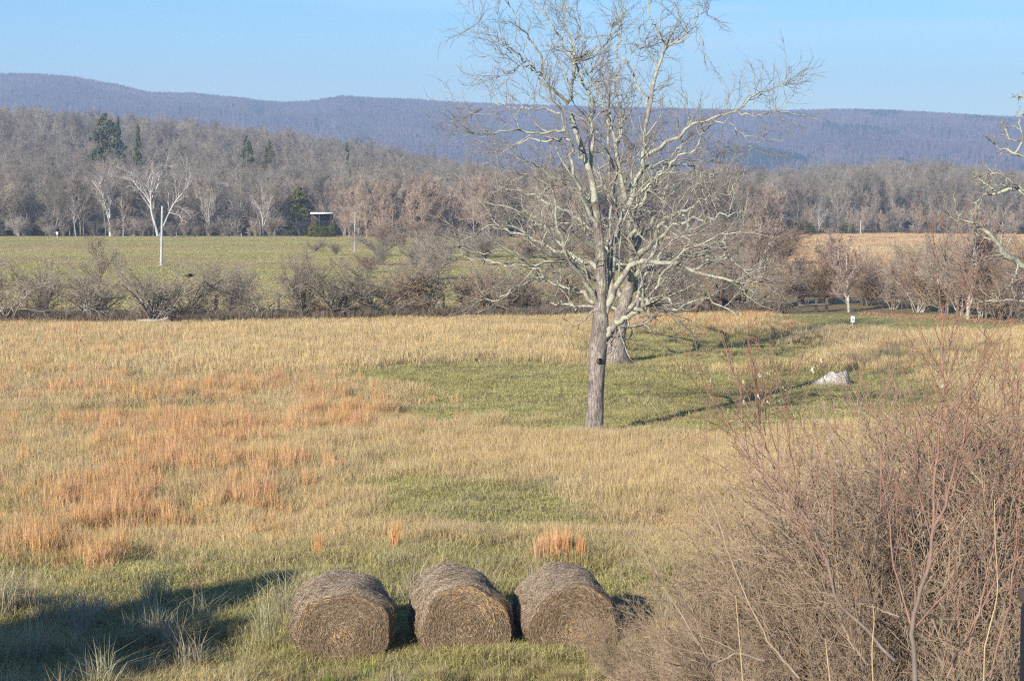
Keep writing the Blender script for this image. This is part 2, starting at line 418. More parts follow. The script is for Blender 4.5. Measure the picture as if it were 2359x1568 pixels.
# ------------------------------------------------------------------ grass
m_grass, t, b, out = newmat('grass_blades')
at1 = t.nodes.new('ShaderNodeAttribute'); at1.attribute_type = 'INSTANCER'; at1.attribute_name = 'tint'
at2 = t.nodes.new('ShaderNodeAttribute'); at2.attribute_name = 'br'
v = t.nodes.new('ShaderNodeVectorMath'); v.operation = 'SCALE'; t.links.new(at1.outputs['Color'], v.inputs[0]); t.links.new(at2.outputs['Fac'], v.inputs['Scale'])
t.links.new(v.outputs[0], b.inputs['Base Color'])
tr = t.nodes.new('ShaderNodeBsdfTranslucent'); t.links.new(v.outputs[0], tr.inputs[0])
ms = t.nodes.new('ShaderNodeMixShader'); ms.inputs[0].default_value = .3
t.links.new(b.outputs[0], ms.inputs[1]); t.links.new(tr.outputs[0], ms.inputs[2]); t.links.new(ms.outputs[0], out.inputs[0])
def blades(name, n, rad, h0, h1, w_, lean, seed, bend=.35, mat=None, dirb=(0, 0)):
    r = np.random.default_rng(seed)
    a = r.uniform(0, 2*PI, n); q = rad*np.sqrt(r.random(n)); bx, by = q*np.cos(a), q*np.sin(a)
    h = r.uniform(h0, h1, n); az = r.uniform(0, 2*PI, n); ln = np.abs(r.normal(0, lean, n))
    dx = np.cos(az)*ln+dirb[0]; dy = np.sin(az)*ln+dirb[1]
    wa = r.uniform(0, PI, n); ww = w_*r.uniform(.6, 1.3, n); wx, wy = np.cos(wa)*ww/2, np.sin(wa)*ww/2
    base = np.stack([bx, by, np.full(n, -.04)], -1); mid = base+np.stack([dx*h*.45, dy*h*.45, h*.6], -1)
    tip = mid+np.stack([dx*h*(.45+bend), dy*h*(.45+bend), h*np.maximum(.4-ln*.35, -.1)], -1)
    W = np.stack([wx, wy, np.zeros(n)], -1)
    V = np.stack([base-W, base+W, mid-W*.8, mid+W*.8, tip], 1).reshape(-1, 3)
    i = np.arange(n)*5
    F4 = np.stack([i, i+1, i+3, i+2], -1); F3 = np.stack([i+2, i+3, i+4], -1)
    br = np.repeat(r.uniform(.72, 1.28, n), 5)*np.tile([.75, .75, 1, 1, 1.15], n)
    return mesh_np(name, V, [F4, F3], [mat or m_grass], False, attrs={'br': br})
G_T = [blades('tall_grass', 80, .30, .22, .56, .0065, .30, 100+k, .25) for k in range(4)]          # 0-3 tall tan
G_O = [blades('broomsedge', 70, .15, .36, .82, .0075, .14, 110+k, .12) for k in range(3)]         # 4-6 orange upright
G_S = [blades('short_grass', 90, .34, .05, .14, .009, .7, 120+k, .5) for k in range(4)]           # 7-10 short
G_M = [blades('lying_grass', 90, .32, .12, .32, .0075, .6, 130+k, .9) for k in range(4)]           # 11-14 mid, lodged
G_D = [blades('dry_tussock', 90, .17, .45, .95, .009, .42, 140+k, .6) for k in range(3)]          # 15-17 tussocks, near
G_F = [blades('seed_grass', 64, .32, .26, .56, .011, .24, 150+k, .2) for k in range(3)]            # 18-20 far, wider blades
protos = G_T+G_O+G_S+G_M+G_D+G_F
def wedge(n, y0, y1, half, rng):
    y = np.sqrt(rng.uniform(y0**2, y1**2, n)); x = rng.uniform(-half, half, n)*(y+6); return x, y
PT, RO, SL, IX, TI = [], [], [], [], []
for (y0, y1, n) in ((24.5, 38, 17500), (38, 60, 22000), (60, 104, 30000)):
    x, y = wedge(n, y0, y1, .34, RNG)
    c, o, g, u, v = field_col(x, y)
    un = u+330*(fbm(x*.5, y*.3, 66, 3)-.5); vn_ = v+26*(fbm(x*.6+7, y*.5, 67, 3)-.5)
    lawn = (vn_ < 768)*(un > 1780)*(y > 84)
    z = gz(x, y); r1 = RNG.random(n); k = RNG.integers(0, 12, n)
    idx = np.where(r1 < o*.7, 4+k % 3, np.where(r1 < o*.7+g*1.1, np.where(RNG.random(n) < .93, 7+k % 4, 11+k % 4), np.where(RNG.random(n) < .68, k % 4, 11+k % 4)))
    near = (y < 36)
    isd = near & (RNG.random(n) < .02) & (v > 1380); idx = np.where(isd, 15+k % 3, idx)
    idx = np.where(near & (idx < 4) & (RNG.random(n) < .6), 11+k % 4, idx)
    idx = np.where((y > 70) & (idx < 4), 18+k % 3, idx)
    hs = np.where(idx < 4, .8, np.where(idx < 7, .85, 1.0))*RNG.uniform(.7, 1.25, n)
    hs = hs*np.where(y > 92, .55+.45*(y < 92), 1)
    hs = np.where((idx < 4) & (v > 1150), hs*.8, hs)
    hs = hs*np.where(idx < 7, 1-.55*g, 1)*np.where(idx >= 18, 1-.5*g, 1)
    tn = c.copy()
    fr = RNG.random(n)
    tn[(idx >= 4) & (idx < 7)] = C_OR*1.0
    gm = (idx >= 7) & (idx < 11); tn[gm] = C_GR*(.5+.5*RNG.random(gm.sum()))[:, None]*1.2+.10*C_TAN
    dm = (idx >= 15) & (idx < 18); tn[dm] = C_DRY*.9
    lm = (idx >= 11) & (idx < 15) & (v > 1250); tn[lm] = (.62*C_GR+.28*C_TAN+.1*C_DRY)
    wm = (idx < 4) | (idx >= 18); tn[wm] = tn[wm]*.45+C_TAN*.62
    tn = tn*RNG.uniform(.84, 1.16, n)[:, None]+RNG.normal(0, .012, (n, 3))
    keep = (~lawn) | (RNG.random(n) < .35)
    idx = np.where(lawn, 7+k % 4, idx); tn[lawn] = C_GR*1.1; hs = np.where(lawn, .5, hs)
    # keep the bases of the bales and the tyre tracks clear
    tr1 = np.abs(fbm(x*.08+3, y*.05, 205, 2)-.5) < .012
    keep &= ~(tr1 & (y < 75) & (RNG.random(n) < .7))
    PT.append(np.stack([x, y, z], -1)[keep]); IX.append(idx[keep]); TI.append(np.clip(tn, .02, 1)[keep])
    RO.append(np.stack([RNG.normal(0, .08, n), RNG.normal(0, .08, n), RNG.uniform(0, 6.28, n)], -1)[keep])
    sx = RNG.uniform(.85, 1.3, n)*(1+.25*(y > 60)); SL.append(np.stack([sx, sx, hs], -1)[keep])
PT, RO, SL, IX, TI = map(np.concatenate, (PT, RO, SL, IX, TI))
kb_front = 1
# the bales stand on bare trodden spots
BALES = [((792, 1532), 237), ((1072, 1512), 222), ((1322, 1507), 218)]
bale_c = []
for (q, w_) in BALES:
    gp = ground(*q); bale_c.append(gp)
kk = np.ones(len(PT), bool)
for gp in bale_c:
    kk &= (np.hypot(PT[:, 0]-gp[0], PT[:, 1]-gp[1]-.6) > .80)
    fr = (np.abs(PT[:, 0]-gp[0]) < 1.0) & (PT[:, 1] < gp[1]+.3) & (PT[:, 1] > gp[1]-2.2)
    nr_ = fr & (PT[:, 1] > gp[1]-.55); IX = np.where(fr & ~nr_, 7+IX % 4, np.where(nr_, 11+IX % 4, IX)); SL[:, 2] = np.where(fr, .9, SL[:, 2])
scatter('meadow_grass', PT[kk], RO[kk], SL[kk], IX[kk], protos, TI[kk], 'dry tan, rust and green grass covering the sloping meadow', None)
# golden grass of the far field
n = 9000; y = RNG.uniform(140, 424, n); x = RNG.uniform(-.1, .36, n)*y; z = gz(x, y); u, v = proj(x, y, z)
k_ = (u > 1640+RNG.normal(0, 50, n)); y, x, z = y[k_], x[k_], z[k_]; n = len(x)
q_ = smooth(.45, .6, fbm(x*.012, y*.06, 78, 3))[:, None]; tn = (np.array([.62, .46, .28])*q_+np.array([.62, .40, .22])*(1-q_))*RNG.uniform(.8, 1.15, n)[:, None]
s_ = RNG.uniform(1.2, 2.4, n); scatter('far_golden_grass', np.stack([x, y, z], -1), np.stack([0*x, 0*x, RNG.uniform(0, 6, n)], -1), np.stack([s_*1.6, s_*1.6, s_*.4], -1), RNG.integers(0, 3, n), G_F, tn, 'golden grass on the far field at the right')

n = 30000; y = np.sqrt(RNG.uniform(106**2, 352**2, n)); x = RNG.uniform(-.36, .2, n)*y; z = gz(x, y); u, v = proj(x, y, z)
k_ = (u < 1700+RNG.normal(0, 50, n)); y, x, z = y[k_], x[k_], z[k_]; n = len(x)
st = smooth(.46, .66, fbm(x*.012, y*.07, 77, 4))[:, None]; rd = smooth(.6, .7, fbm(x*.016+9, y*.05, 79, 3))[:, None]
tn = (np.array([.42, .39, .155])*(1-st)+np.array([.48, .41, .19])*st); tn = (tn*(1-rd*.6)+np.array([.46, .33, .21])*rd*.6)*RNG.uniform(.94, 1.06, n)[:, None]
s_ = RNG.uniform(3, 5, n); scatter('mown_field_grass', np.stack([x, y, z], -1), np.stack([0*x, 0*x, RNG.uniform(0, 6, n)], -1), np.stack([s_, s_, s_*.06+.12], -1), RNG.integers(0, 3, n), G_F, tn, 'short mown yellow green grass of the far left field')
# ------------------------------------------------------------------ bark materials
LICH = (.32, .325, .25)
m_trunk, t, b = wood('furrowed_grey_bark', (.235, .205, .185), (.235, .205, .185), LICH, .51, .0, 2.5, 2.5)
f1 = noise(t, 24, 6, .7, sc=(1, 1, .24)); bump(t, b, f1, 1.0, .06)
src = b.inputs['Base Color'].links[0].from_socket
c = mixc(t, 1.0, src, ramp(t, f1, [(.36, (.42, .4, .4)), (.6, (1.35, 1.3, 1.27))]), 'MULTIPLY'); t.links.new(c, b.inputs['Base Color'])
m_limb, t, b = wood('lichened_limb_bark', (.215, .19, .168), (.20, .165, .148), LICH, .45, 0, 4, 4.5)
f1 = noise(t, 22, 5, .6); bump(t, b, f1, .8, .02)
m_hedge, _, _ = wood('hedge_twig_bark', (.16, .138, .118), (.30, .25, .20), (.36, .36, .31), .56, .22, 4, 6)
m_grey, _, _ = wood('woodland_bark', (.27, .25, .215), (.285, .25, .205), (.37, .35, .31), .56, .34, .6, .5)
m_brown, _, _ = wood('brown_woodland_bark', (.25, .22, .18), (.315, .255, .20), None, .5, .30, .6)
m_red, _, _ = wood('reddish_sapling_bark', (.36, .30, .25), (.40, .30, .235), None, .5, .2, .6)
m_oran, _, _ = wood('orange_sapling_bark', (.38, .32, .25), (.42, .32, .235), None, .5, .2, .6)
m_white, _, _ = wood('white_sycamore_bark', (.50, .48, .45), (.36, .30, .27), (.36, .33, .28), .62, .1, .5, .6)
m_brush, t, b = wood('brush_shoot_bark', (.165, .137, .108), (.33, .238, .165), None, .5, .28, 8)
m_shoot, t, b = wood('red_shoot_bark', (.17, .145, .125), (.28, .145, .105), None, .5, .12, 8)

def evergreen_mat(name, a, b_):
    m, t, b, out = newmat(name); n1 = noise(t, 1.3, 4, .6)
    c = mixc(t, ramp(t, n1, [(.35, (0,)), (.65, (1,))]), a, b_); c = hsvrand(t, c, .2); t.links.new(c, b.inputs['Base Color'])
    return m
m_cedar = evergreen_mat('cedar_foliage', (.13, .12, .035), (.075, .085, .028))
m_pine = evergreen_mat('pine_foliage', (.07, .085, .04), (.11, .11, .05))
m_juni = evergreen_mat('blue_pine_foliage', (.05, .08, .06), (.07, .10, .07))

# ------------------------------------------------------------------ bare-tree meshes for the woods
def bare_tree(name, seed, H, mat, limbs=13, spread=.45, l2=9, l3=6, l4=3, up=.25, tr=.16, tw=.022, ang=(.45, .95), t0=.25, wig=.16, fork=0):
    r = np.random.default_rng(seed)
    lean = r.normal(0, .04, 2)
    tp = [(0, 0, -.3)]
    for k in range(1, 6): tp.append((lean[0]*H*k/5+r.normal(0, .012*H), lean[1]*H*k/5+r.normal(0, .012*H), H*.93*k/5))
    P0, R0 = stack([(tp, tr, tr*.18)], 12)
    if fork:
        fk = []
        for q in range(fork):
            a = r.uniform(0, 6.28); s = r.uniform(.18, .3)*H; zz = r.uniform(.1, .4)*H
            fk.append(([(lean[0]*zz, lean[1]*zz, zz), (math.cos(a)*s*.4, math.sin(a)*s*.4, zz+.22*H), (math.cos(a)*s, math.sin(a)*s, H*r.uniform(.75, .95))], tr*.6, tr*.15))
        Pf, Rf = stack(fk, 12); P0 = np.concatenate([P0, Pf]); R0 = np.concatenate([R0, Rf])
    prof = lambda q: 1.15-.75*q
    P1, R1 = grow(P0, R0, limbs, t0, .98, ang, spread, 7, wig, up, .55, tw*1.6, r, prof, curve=.07)
    P2, R2 = grow(P1, R1, l2, .15, 1, (.4, .9), .42, 5, wig*1.2, up*.7, .6, tw*1.1, r, curve=.06)
    P3, R3 = grow(P2, R2, l3, .15, 1, (.4, .9), .5, 3, wig, up*.6, .65, tw*.85, r)
    sets = [(P0, R0, 6, 0, .2, 1), (P1, R1, 4, .1, .4, 1), (P2, R2, 3, .4, .7, .7), (P3, R3, 3, .8, 1, 0)]
    if l4:
        P4, R4 = grow(P3, R3, l4, .2, 1, (.4, .9), .75, 2, .1, .1, .8, tw*.6, r); sets.append((P4, R4, 3, 1, 1, 0))
    return tube_mesh(name, sets, [mat])
WT = [bare_tree('bare_tree', 1, 13, m_grey), bare_tree('bare_tree', 2, 14, m_grey, spread=.38, up=.4), bare_tree('bare_tree', 3, 12, m_grey, fork=2, limbs=8),
      bare_tree('bare_tree', 4, 13, m_brown, spread=.6, up=.15, t0=.15, l3=7, tw=.018), bare_tree('bare_tree', 5, 12, m_brown, spread=.5, fork=1, limbs=9),
      bare_tree('bare_tree', 6, 12.5, m_grey, spread=.58, up=.2, t0=.2, limbs=15, l3=7, tw=.018), bare_tree('bare_tree', 7, 11, m_brown, spread=.55, t0=.15)]
WR = [bare_tree('sapling_tree', 11, 9, m_red, spread=.46, up=.38, t0=.12, limbs=18, tr=.09, tw=.022), bare_tree('sapling_tree', 12, 9.5, m_red, spread=.42, up=.42, t0=.15, limbs=18, tr=.09, tw=.022),
      bare_tree('sapling_tree', 13, 8.5, m_oran, spread=.40, up=.42, t0=.12, limbs=18, tr=.08, tw=.022), bare_tree('sapling_tree', 14, 9, m_oran, spread=.44, up=.38, t0=.1, limbs=18, tr=.08, tw=.022)]
def shrub_mesh(name, seed, h, mat, stems=12, l2=8, l3=7, l4=4, spread=.75, tw=.008, sr=.035, np3=3):
    r = np.random.default_rng(seed); st = []
    for k in range(stems):
        a = r.uniform(0, 6.28); s = spread*h*(r.random()**.6)*.75; hh = h*r.uniform(.6, .95)*(1-.25*s/h)
        bx, by = r.normal(0, .04*h, 2)
        st.append(([(bx, by, -.1), (bx+math.cos(a)*s*.25, by+math.sin(a)*s*.25, hh*.35), (bx+math.cos(a)*s*.65, by+math.sin(a)*s*.65, hh*.72), (bx+math.cos(a)*s*1.1, by+math.sin(a)*s*1.1, hh)], sr*r.uniform(.6, 1.1), sr*.25))
    P0, R0 = stack(st, 8)
    P1, R1 = grow(P0, R0, l2, .15, 1, (.35, .9), .42, 6, .15, .18, .6, tw*1.6, r, lambda q: 1.1-.4*q)
    P2, R2 = grow(P1, R1, l3, .1, 1, (.35, .95), .5, 4, .15, .12, .65, tw*1.1, r)
    P3, R3 = grow(P2, R2, l4, .15, 1, (.3, .9), .6, np3, .12, .08, .7, tw*.8, r)
    return tube_mesh(name, [(P0, R0, 5, 0, .3, 1), (P1, R1, 4, .3, .6, 1), (P2, R2, 3, .6, .9, .3), (P3, R3, 3, .9, 1, 0)], [mat])
WS = [shrub_mesh('undergrowth_bush', 21, 4.0, m_brown, 14, 6, 5, 3, .8, .02, .05), shrub_mesh('undergrowth_bush', 22, 3.2, m_brown, 14, 6, 5, 3, .9, .02, .05),
      shrub_mesh('undergrowth_bush', 23, 4.5, m_grey, 14, 6, 5, 3, .7, .02, .05)]
def conifer(name, seed, H, R_, mat, n=4200, lf=.34, cone=True, gap=.15):
    r = np.random.default_rng(seed)
    # whorls of boughs carrying sprays of foliage faces
    nb = 70; cen = []
    for k in range(nb):
        tz = (k+r.random())/nb; z = H*(.06+.94*tz)
        rad = R_*((1-tz)**.75 if cone else math.sqrt(max(0, 1-(2*tz-.85)**2*.8)))*r.uniform(.7, 1.15)+.12
        a = r.uniform(0, 6.28)
        m_ = max(8, int(n/nb*(.4+1.2*(rad/R_))))
        q = rad*np.sqrt(r.random(m_)); da = r.normal(0, .38, m_)
        cen.append(np.stack([np.cos(a+da)*q, np.sin(a+da)*q, z-.22*q+r.normal(0, .07*H/8, m_)], -1))
    C = np.concatenate(cen); m_ = len(C)
    d1 = norm(r.normal(size=(m_, 3))+np.stack([C[:, 0], C[:, 1], 0*C[:, 0]+.4], -1)*.5); d2 = norm(np.cross(d1, r.normal(size=(m_, 3))))
    s = lf*r.uniform(.5, 1.2, m_)[:, None]
    V = np.stack([C-d2*s*.35, C+d2*s*.35, C+d1*s], 1).reshape(-1, 3); i = np.arange(m_)*3
    P = np.array([[[0, 0, -.2], [0, 0, H*.5], [0, 0, H*.95]]]); Rr = np.array([[H*.018, H*.011, .02]])
    th = np.arange(5)/5*2*PI; tv = (P[0][:, None, :]+Rr[0][:, None, None]*np.stack([np.cos(th), np.sin(th), 0*th], -1)[None]).reshape(-1, 3)
    ti = np.arange(15).reshape(3, 5)+len(V); a_ = ti[:-1]; b_ = ti[1:]
    F4 = np.stack([a_, np.roll(a_, -1, 1), np.roll(b_, -1, 1), b_], -1).reshape(-1, 4)
    F3 = np.stack([i, i+1, i+2], -1)
    return mesh_np(name, np.concatenate([V, tv]), [F3, F4], [mat, m_brown], False, midx=np.concatenate([np.zeros(len(F3)), np.ones(len(F4))]))
CD = [conifer('cedar_tree', 31, 7, 2.2, m_cedar, cone=False), conifer('cedar_tree', 32, 5, 2.0, m_cedar, cone=False)]
PN = [conifer('pine_tree', 33, 11, 3.2, m_juni, lf=.5), conifer('pine_tree', 34, 12, 3.4, m_pine, lf=.5, cone=False), conifer('pine_tree', 35, 10, 2.6, m_pine, lf=.5)]

# ------------------------------------------------------------------ the woods
def woodpts(n, y0, y1, ul, ur, rng):
    y = np.sqrt(rng.uniform(y0**2, y1**2, n)); u = rng.uniform(ul, ur, n); x = (u-1179)/FD*y
    return x, y, u
def edge_y(u): return 352+72*smooth(1650, 1800, u)
# individual trees along the front of the woods
rw = np.random.default_rng(50)
GRP = {'grey': ('bare grey tree in the woods beyond the far fields', 'trees of the far woods'),
       'brown': ('bare brownish tree in the woods beyond the far fields', 'brown trees of the far woods'),
       'red': ('slender reddish sapling at the edge of the far woods', 'reddish saplings at the wood edge'),
       'orange': ('slender orange tinted sapling at the edge of the far woods', 'orange saplings at the wood edge'),
       'bush': ('low bare brown bush at the foot of the far woods', 'undergrowth bushes of the far woods')}
def place(me, name, x, y, s, gk, sz=1, cat='tree'):
    o = ob(name, me, loc=(x, y, float(gz(x, y))-.15)); o.rotation_euler = (0, 0, rw.uniform(0, 6.28)); o.scale = (s, s, s*sz)
    lb, gp = GRP[gk]; tag(o, lb, cat, gp); return o
used = []
def free(x, y, d):
    for a, b_ in used:
        if (a-x)**2+(b_-y)**2 < d*d: return False
    used.append((x, y)); return True
cnt = 0
while cnt < 190:
    u = rw.uniform(-120, 1700) if rw.random() < .7 else rw.uniform(1700, 2480)
    y = edge_y(u)+3+rw.random()**1.3*110; x = (u-1179)/FD*y
    if u > 1700 and y < 470: continue
    if (655 < u < 790 and y < 392) or (490 < u < 560 and y < 440): continue
    if 800 < u < 1250 and y < 375: continue
    if not free(x, y, 4.0): continue
    k = rw.integers(0, 7); place(WT[k], 'bare_tree', x, y, rw.uniform(.6, .98), 'grey' if k in (0, 1, 2, 5) else 'brown'); cnt += 1
cnt = 0
while cnt < 100:      # reddish and orange saplings: centre clump and right band
    if cnt < 64: u = rw.uniform(795, 1020) if cnt < 40 else rw.uniform(1000, 1330); y = rw.uniform(330, 372)
    else: u = rw.uniform(1760, 2450); y = rw.uniform(426, 452)
    x = (u-1179)/FD*y
    if not free(x, y, 2.0): continue
    k = rw.integers(0, 4)
    if (cnt >= 64 or cnt < 12) and rw.random() < .6: k = 2+k % 2
    s = rw.uniform(.75, 1.15) if cnt < 64 else rw.uniform(.5, .72)
    place(WR[k], 'sapling_tree', x, y, s, 'red' if k < 2 else 'orange'); cnt += 1
cnt = 0
while cnt < 110:
    u = rw.uniform(-100, 2450); y = edge_y(u)+rw.uniform(-2, 16); x = (u-1179)/FD*y
    if 705 < u < 780 and y < 364: continue
    if not free(x, y, 1.2): continue
    o = place(WS[rw.integers(0, 3)], 'undergrowth_bush', x, y, rw.uniform(.4, 1.0)*(.75 if u > 1700 else 1), 'bush', 1, 'bush'); cnt += 1
# the mass of the wood behind them
X_, Y_, I_, S_ = [], [], [], []
def addw(x, y, i, s): X_.append(x); Y_.append(y); I_.append(i); S_.append(s)
for (y0, y1, n, ul, ur) in ((360, 470, 1000, -500, 1750), (455, 620, 2300, -600, 2900), (620, 980, 4200, -700, 2900)):
    x, y, u = woodpts(n, y0, y1, ul, ur, rw)
    k = rw.integers(0, 7, n); hilly = (y < 480)
    s = rw.uniform(.6, 1.0, n)
    addw(x, y, k, s)
n = 2600; x, y, u = woodpts(n, 358, 560, -300, 2800, rw); ok = (y > edge_y(u)+8) & ~((u > 700) & (u < 785) & (y < 392))
addw(x[ok], y[ok], 11+rw.integers(0, 3, ok.sum()), rw.uniform(.6, 1.2, ok.sum()))
n = 260; x, y, u = woodpts(n, 480, 950, -300, 2800, rw); addw(x, y, 14+rw.integers(0, 3, n), rw.uniform(.45, .9, n))
n = 500; x, y, u = woodpts(n, 365, 480, 700, 1800, rw); addw(x, y, 7+rw.integers(0, 2, n), rw.uniform(.7, 1.1, n))
x, y, I_, S_ = map(np.concatenate, (X_, Y_, I_, S_))
kp = ~((u if False else (1179+FD*x/y)) > 655) | ~((1179+FD*x/y) < 790) | (y > 392); x, y, I_, S_ = x[kp], y[kp], I_[kp], S_[kp]
# open grassy patch on the left hillside
n = len(x); z = gz(x, y)-.2
scatter('distant_woods', np.stack([x, y, z], -1), np.stack([0*x, 0*x, rw.uniform(0, 6.28, n)], -1), np.stack([S_, S_, S_*rw.uniform(.9, 1.15, n)], -1), I_, WT+WR+WS+PN, None, 'bare woods massed on the low hills behind the fields')
# mid-valley woods between the hill and the mountain, and the woods on the mountain
m_mtree, t, b, out = newmat('mountain_trees')
at1 = t.nodes.new('ShaderNodeAttribute'); at1.attribute_type = 'INSTANCER'; at1.attribute_name = 'tint'
t.links.new(at1.outputs['Color'], b.inputs['Base Color'])
def far_tree(seed):
    r = np.random.default_rng(seed); P0, R0 = stack([([(0, 0, -1), (.2, .1, 5), (0, .2, 10.5)], .28, .1)], 4)
    P1, R1 = grow(P0, R0, 15, .25, 1, (.3, .8), .38, 3, .1, .5, .7, .13, r, lambda q: 1.1-.7*q)
    P2, R2 = grow(P1, R1, 4, .2, 1, (.3, .9), .5, 2, .1, .3, .8, .10, r)
    return tube_mesh('far_tree', [(P0, R0, 3, 0, 0, 0), (P1, R1, 3, 0, 0, 0), (P2, R2, 3, 1, 1, 0)], [m_mtree])
FT = [far_tree(60+k) for k in range(4)]
FP = conifer('far_pine', 66, 11, 3, m_mtree, 420, 1.6); 
n = 62000; y = np.sqrt(rw.uniform(1900**2, 3560**2, n)); u = rw.uniform(-350, 2800, n); x = (u-1179)/FD*y
nr = 9000; u = np.concatenate([u, rw.uniform(-350, 2800, nr)]); y2 = rw.uniform(3440, 3570, nr); x = np.concatenate([x, (u[n:]-1179)/FD*y2]); y = np.concatenate([y, y2]); n += nr
nb = 14000; y2 = rw.uniform(980, 1900, nb); u2 = rw.uniform(-350, 2800, nb); x = np.concatenate([x, (u2-1179)/FD*y2]); y = np.concatenate([y, y2]); u = np.concatenate([u, u2]); n += nb
z = gz(x, y)
ev = smooth(.60, .66, fbm(x*.006, y*.0045, 83, 3))*(rw.random(n) < .7)*(u > 1250); ev = (ev > .5) | (rw.random(n) < .012)
tn = np.array([.20, .155, .15])*(.55+.9*fbm(x*.012, y*.012, 88, 3))[:, None]*rw.uniform(.75, 1.25, n)[:, None]
tn = tn*(1+.12*(fbm(x*.003, y*.003, 89, 2)-.5)[:, None]*np.array([2, -1, 0]))
tn[ev] = np.array([.035, .06, .04])
s = rw.uniform(.75, 1.15, n)
scatter('mountain_woods', np.stack([x, y, z], -1), np.stack([0*x, 0*x, rw.uniform(0, 6.28, n)], -1), np.stack([s*1.1, s*1.1, s], -1), np.where(ev, 4, rw.integers(0, 4, n)), FT+[FP], tn, 'leafless forest covering the long blue mountain ridge')

# named evergreens and single trees
def top(me, name, u, vt, Y, meH, label, cat, rz=0, wide=1):
    p = pt(u, Y); H = HC+Y*(420-vt)/FD-p[2]; return single(me, name, u, Y, H, meH, label, cat, rz, wide*1.0)
def single(me, name, u, Y, H, meH, label, cat, rz=0, wide=1):
    p = pt(u, Y); o = ob(name, me, loc=(p[0], p[1], p[2]-.1)); s = H/meH; o.scale = (s*wide, s*wide, s); o.rotation_euler = (0, 0, rz)
    return tag(o, label, cat)
top(CD[0], 'cedar_tree', 690, 430, 376, 7, 'olive green cedar at the wood edge left of the white roofed shed', 'tree', 0, .8)
single(CD[1], 'cedar_tree', 1836, 418, 2.9, 5, 'leftmost and broadest dark green cedar at the top of the golden field', 'tree', 0, 1.25)
single(CD[1], 'cedar_tree', 1862, 419, 2.6, 5, 'dark green cedar touching the right side of the broadest one on the golden field', 'tree', 2, 1.25)
single(CD[0], 'cedar_tree', 1940, 419, 2.2, 7, 'small yellowish green cedar left of the far pole on the golden field', 'tree', 1, 1.3)
single(PN[2], 'cedar_tree', 1963, 419, 2.3, 10, 'small dark cone shaped cedar right beside the far pole', 'tree', 1, 1.3)
single(CD[1], 'cedar_bush', 724, 346, 2.9, 5, 'rounded olive cedar bush against the left end of the shed', 'bush', 5)
single(CD[0], 'cedar_bush', 748, 344, 2.2, 7, 'low olive cedar bush in front of the middle of the shed', 'bush', 4, 1.5)
single(CD[1], 'cedar_bush', 764, 349, 2.4, 5, 'low dark green cedar bush below the white roofed shed', 'bush', 1)
single(CD[1], 'cedar_bush', 735, 352, 2.2, 5, 'olive cedar bush in the brown undergrowth beside the shed', 'bush', 3)
single(CD[1], 'cedar_bush', 965, 262, 1.1, 5, 'small green bush below the reddish saplings at the centre', 'bush', 3)
single(CD[1], 'cedar_bush', 1008, 240, 1.3, 5, 'dark green bush beside the reddish saplings, left of the bare oak crown', 'bush', 2)
single(CD[0], 'cedar_bush', 1672, 300, 3.0, 7, 'small cedar behind the right ends of the oak branches', 'bush', 2)
top(PN[0], 'pine_tree', 278, 272, 480, 11, 'tall blue green pine standing out of the bare hill on the left', 'tree', 0, .30)
top(PN[1], 'pine_tree', 250, 262, 500, 12, 'broad olive pine left of the blue green pine on the hill', 'tree', 0, .7)
top(PN[2], 'pine_tree', 322, 290, 490, 10, 'yellow green pine right of the blue green pine on the hill', 'tree', 0, .36)
top(PN[1], 'pine_tree', 572, 312, 500, 12, 'olive pine on the hill above the small house roof', 'tree', 0, .38)
top(PN[1], 'pine_tree', 622, 322, 500, 12, 'dark pine on the hill, right of the olive one above the roof', 'tree', 2, .38)
top(PN[2], 'pine_tree', 800, 335, 480, 10, 'dark pine on the hill above the tall orange saplings', 'tree', 2, .45)
top(CD[0], 'cedar_tree', 20, 432, 400, 7, 'green cedar on the grassy hillside at the left edge', 'tree', 2)
top(CD[0], 'cedar_tree', 1100, 400, 470, 7, 'dark cedar in the woods left of the big bare tree', 'tree', 2)
SY = bare_tree('sycamore_trunk', 71, 14, m_white, limbs=9, spread=.5, l2=7, l3=5, l4=2, up=.3, tr=.30, tw=.03, fork=2, t0=.3)

def traced(lst, Y0, n=12, jitter=0.0):
    """lst: (points [(dx,dy,depth offset)], width0, width1) in picture units, at distance Y0"""
    P, R = [], []
    for pts_, w0, w1 in lst:
        p = np.array([at(q[0], q[1], Y0+(q[2] if len(q) > 2 else 0)) for q in pts_]); P.append(resample(p, n))
        R.append(np.linspace(w0, w1, n)*.5*Y0/FD)
    P, R = np.stack(P), np.stack(R)
    if jitter: P[:, 1:-1] += RNG.normal(0, jitter, P[:, 1:-1].shape)
    return P, R
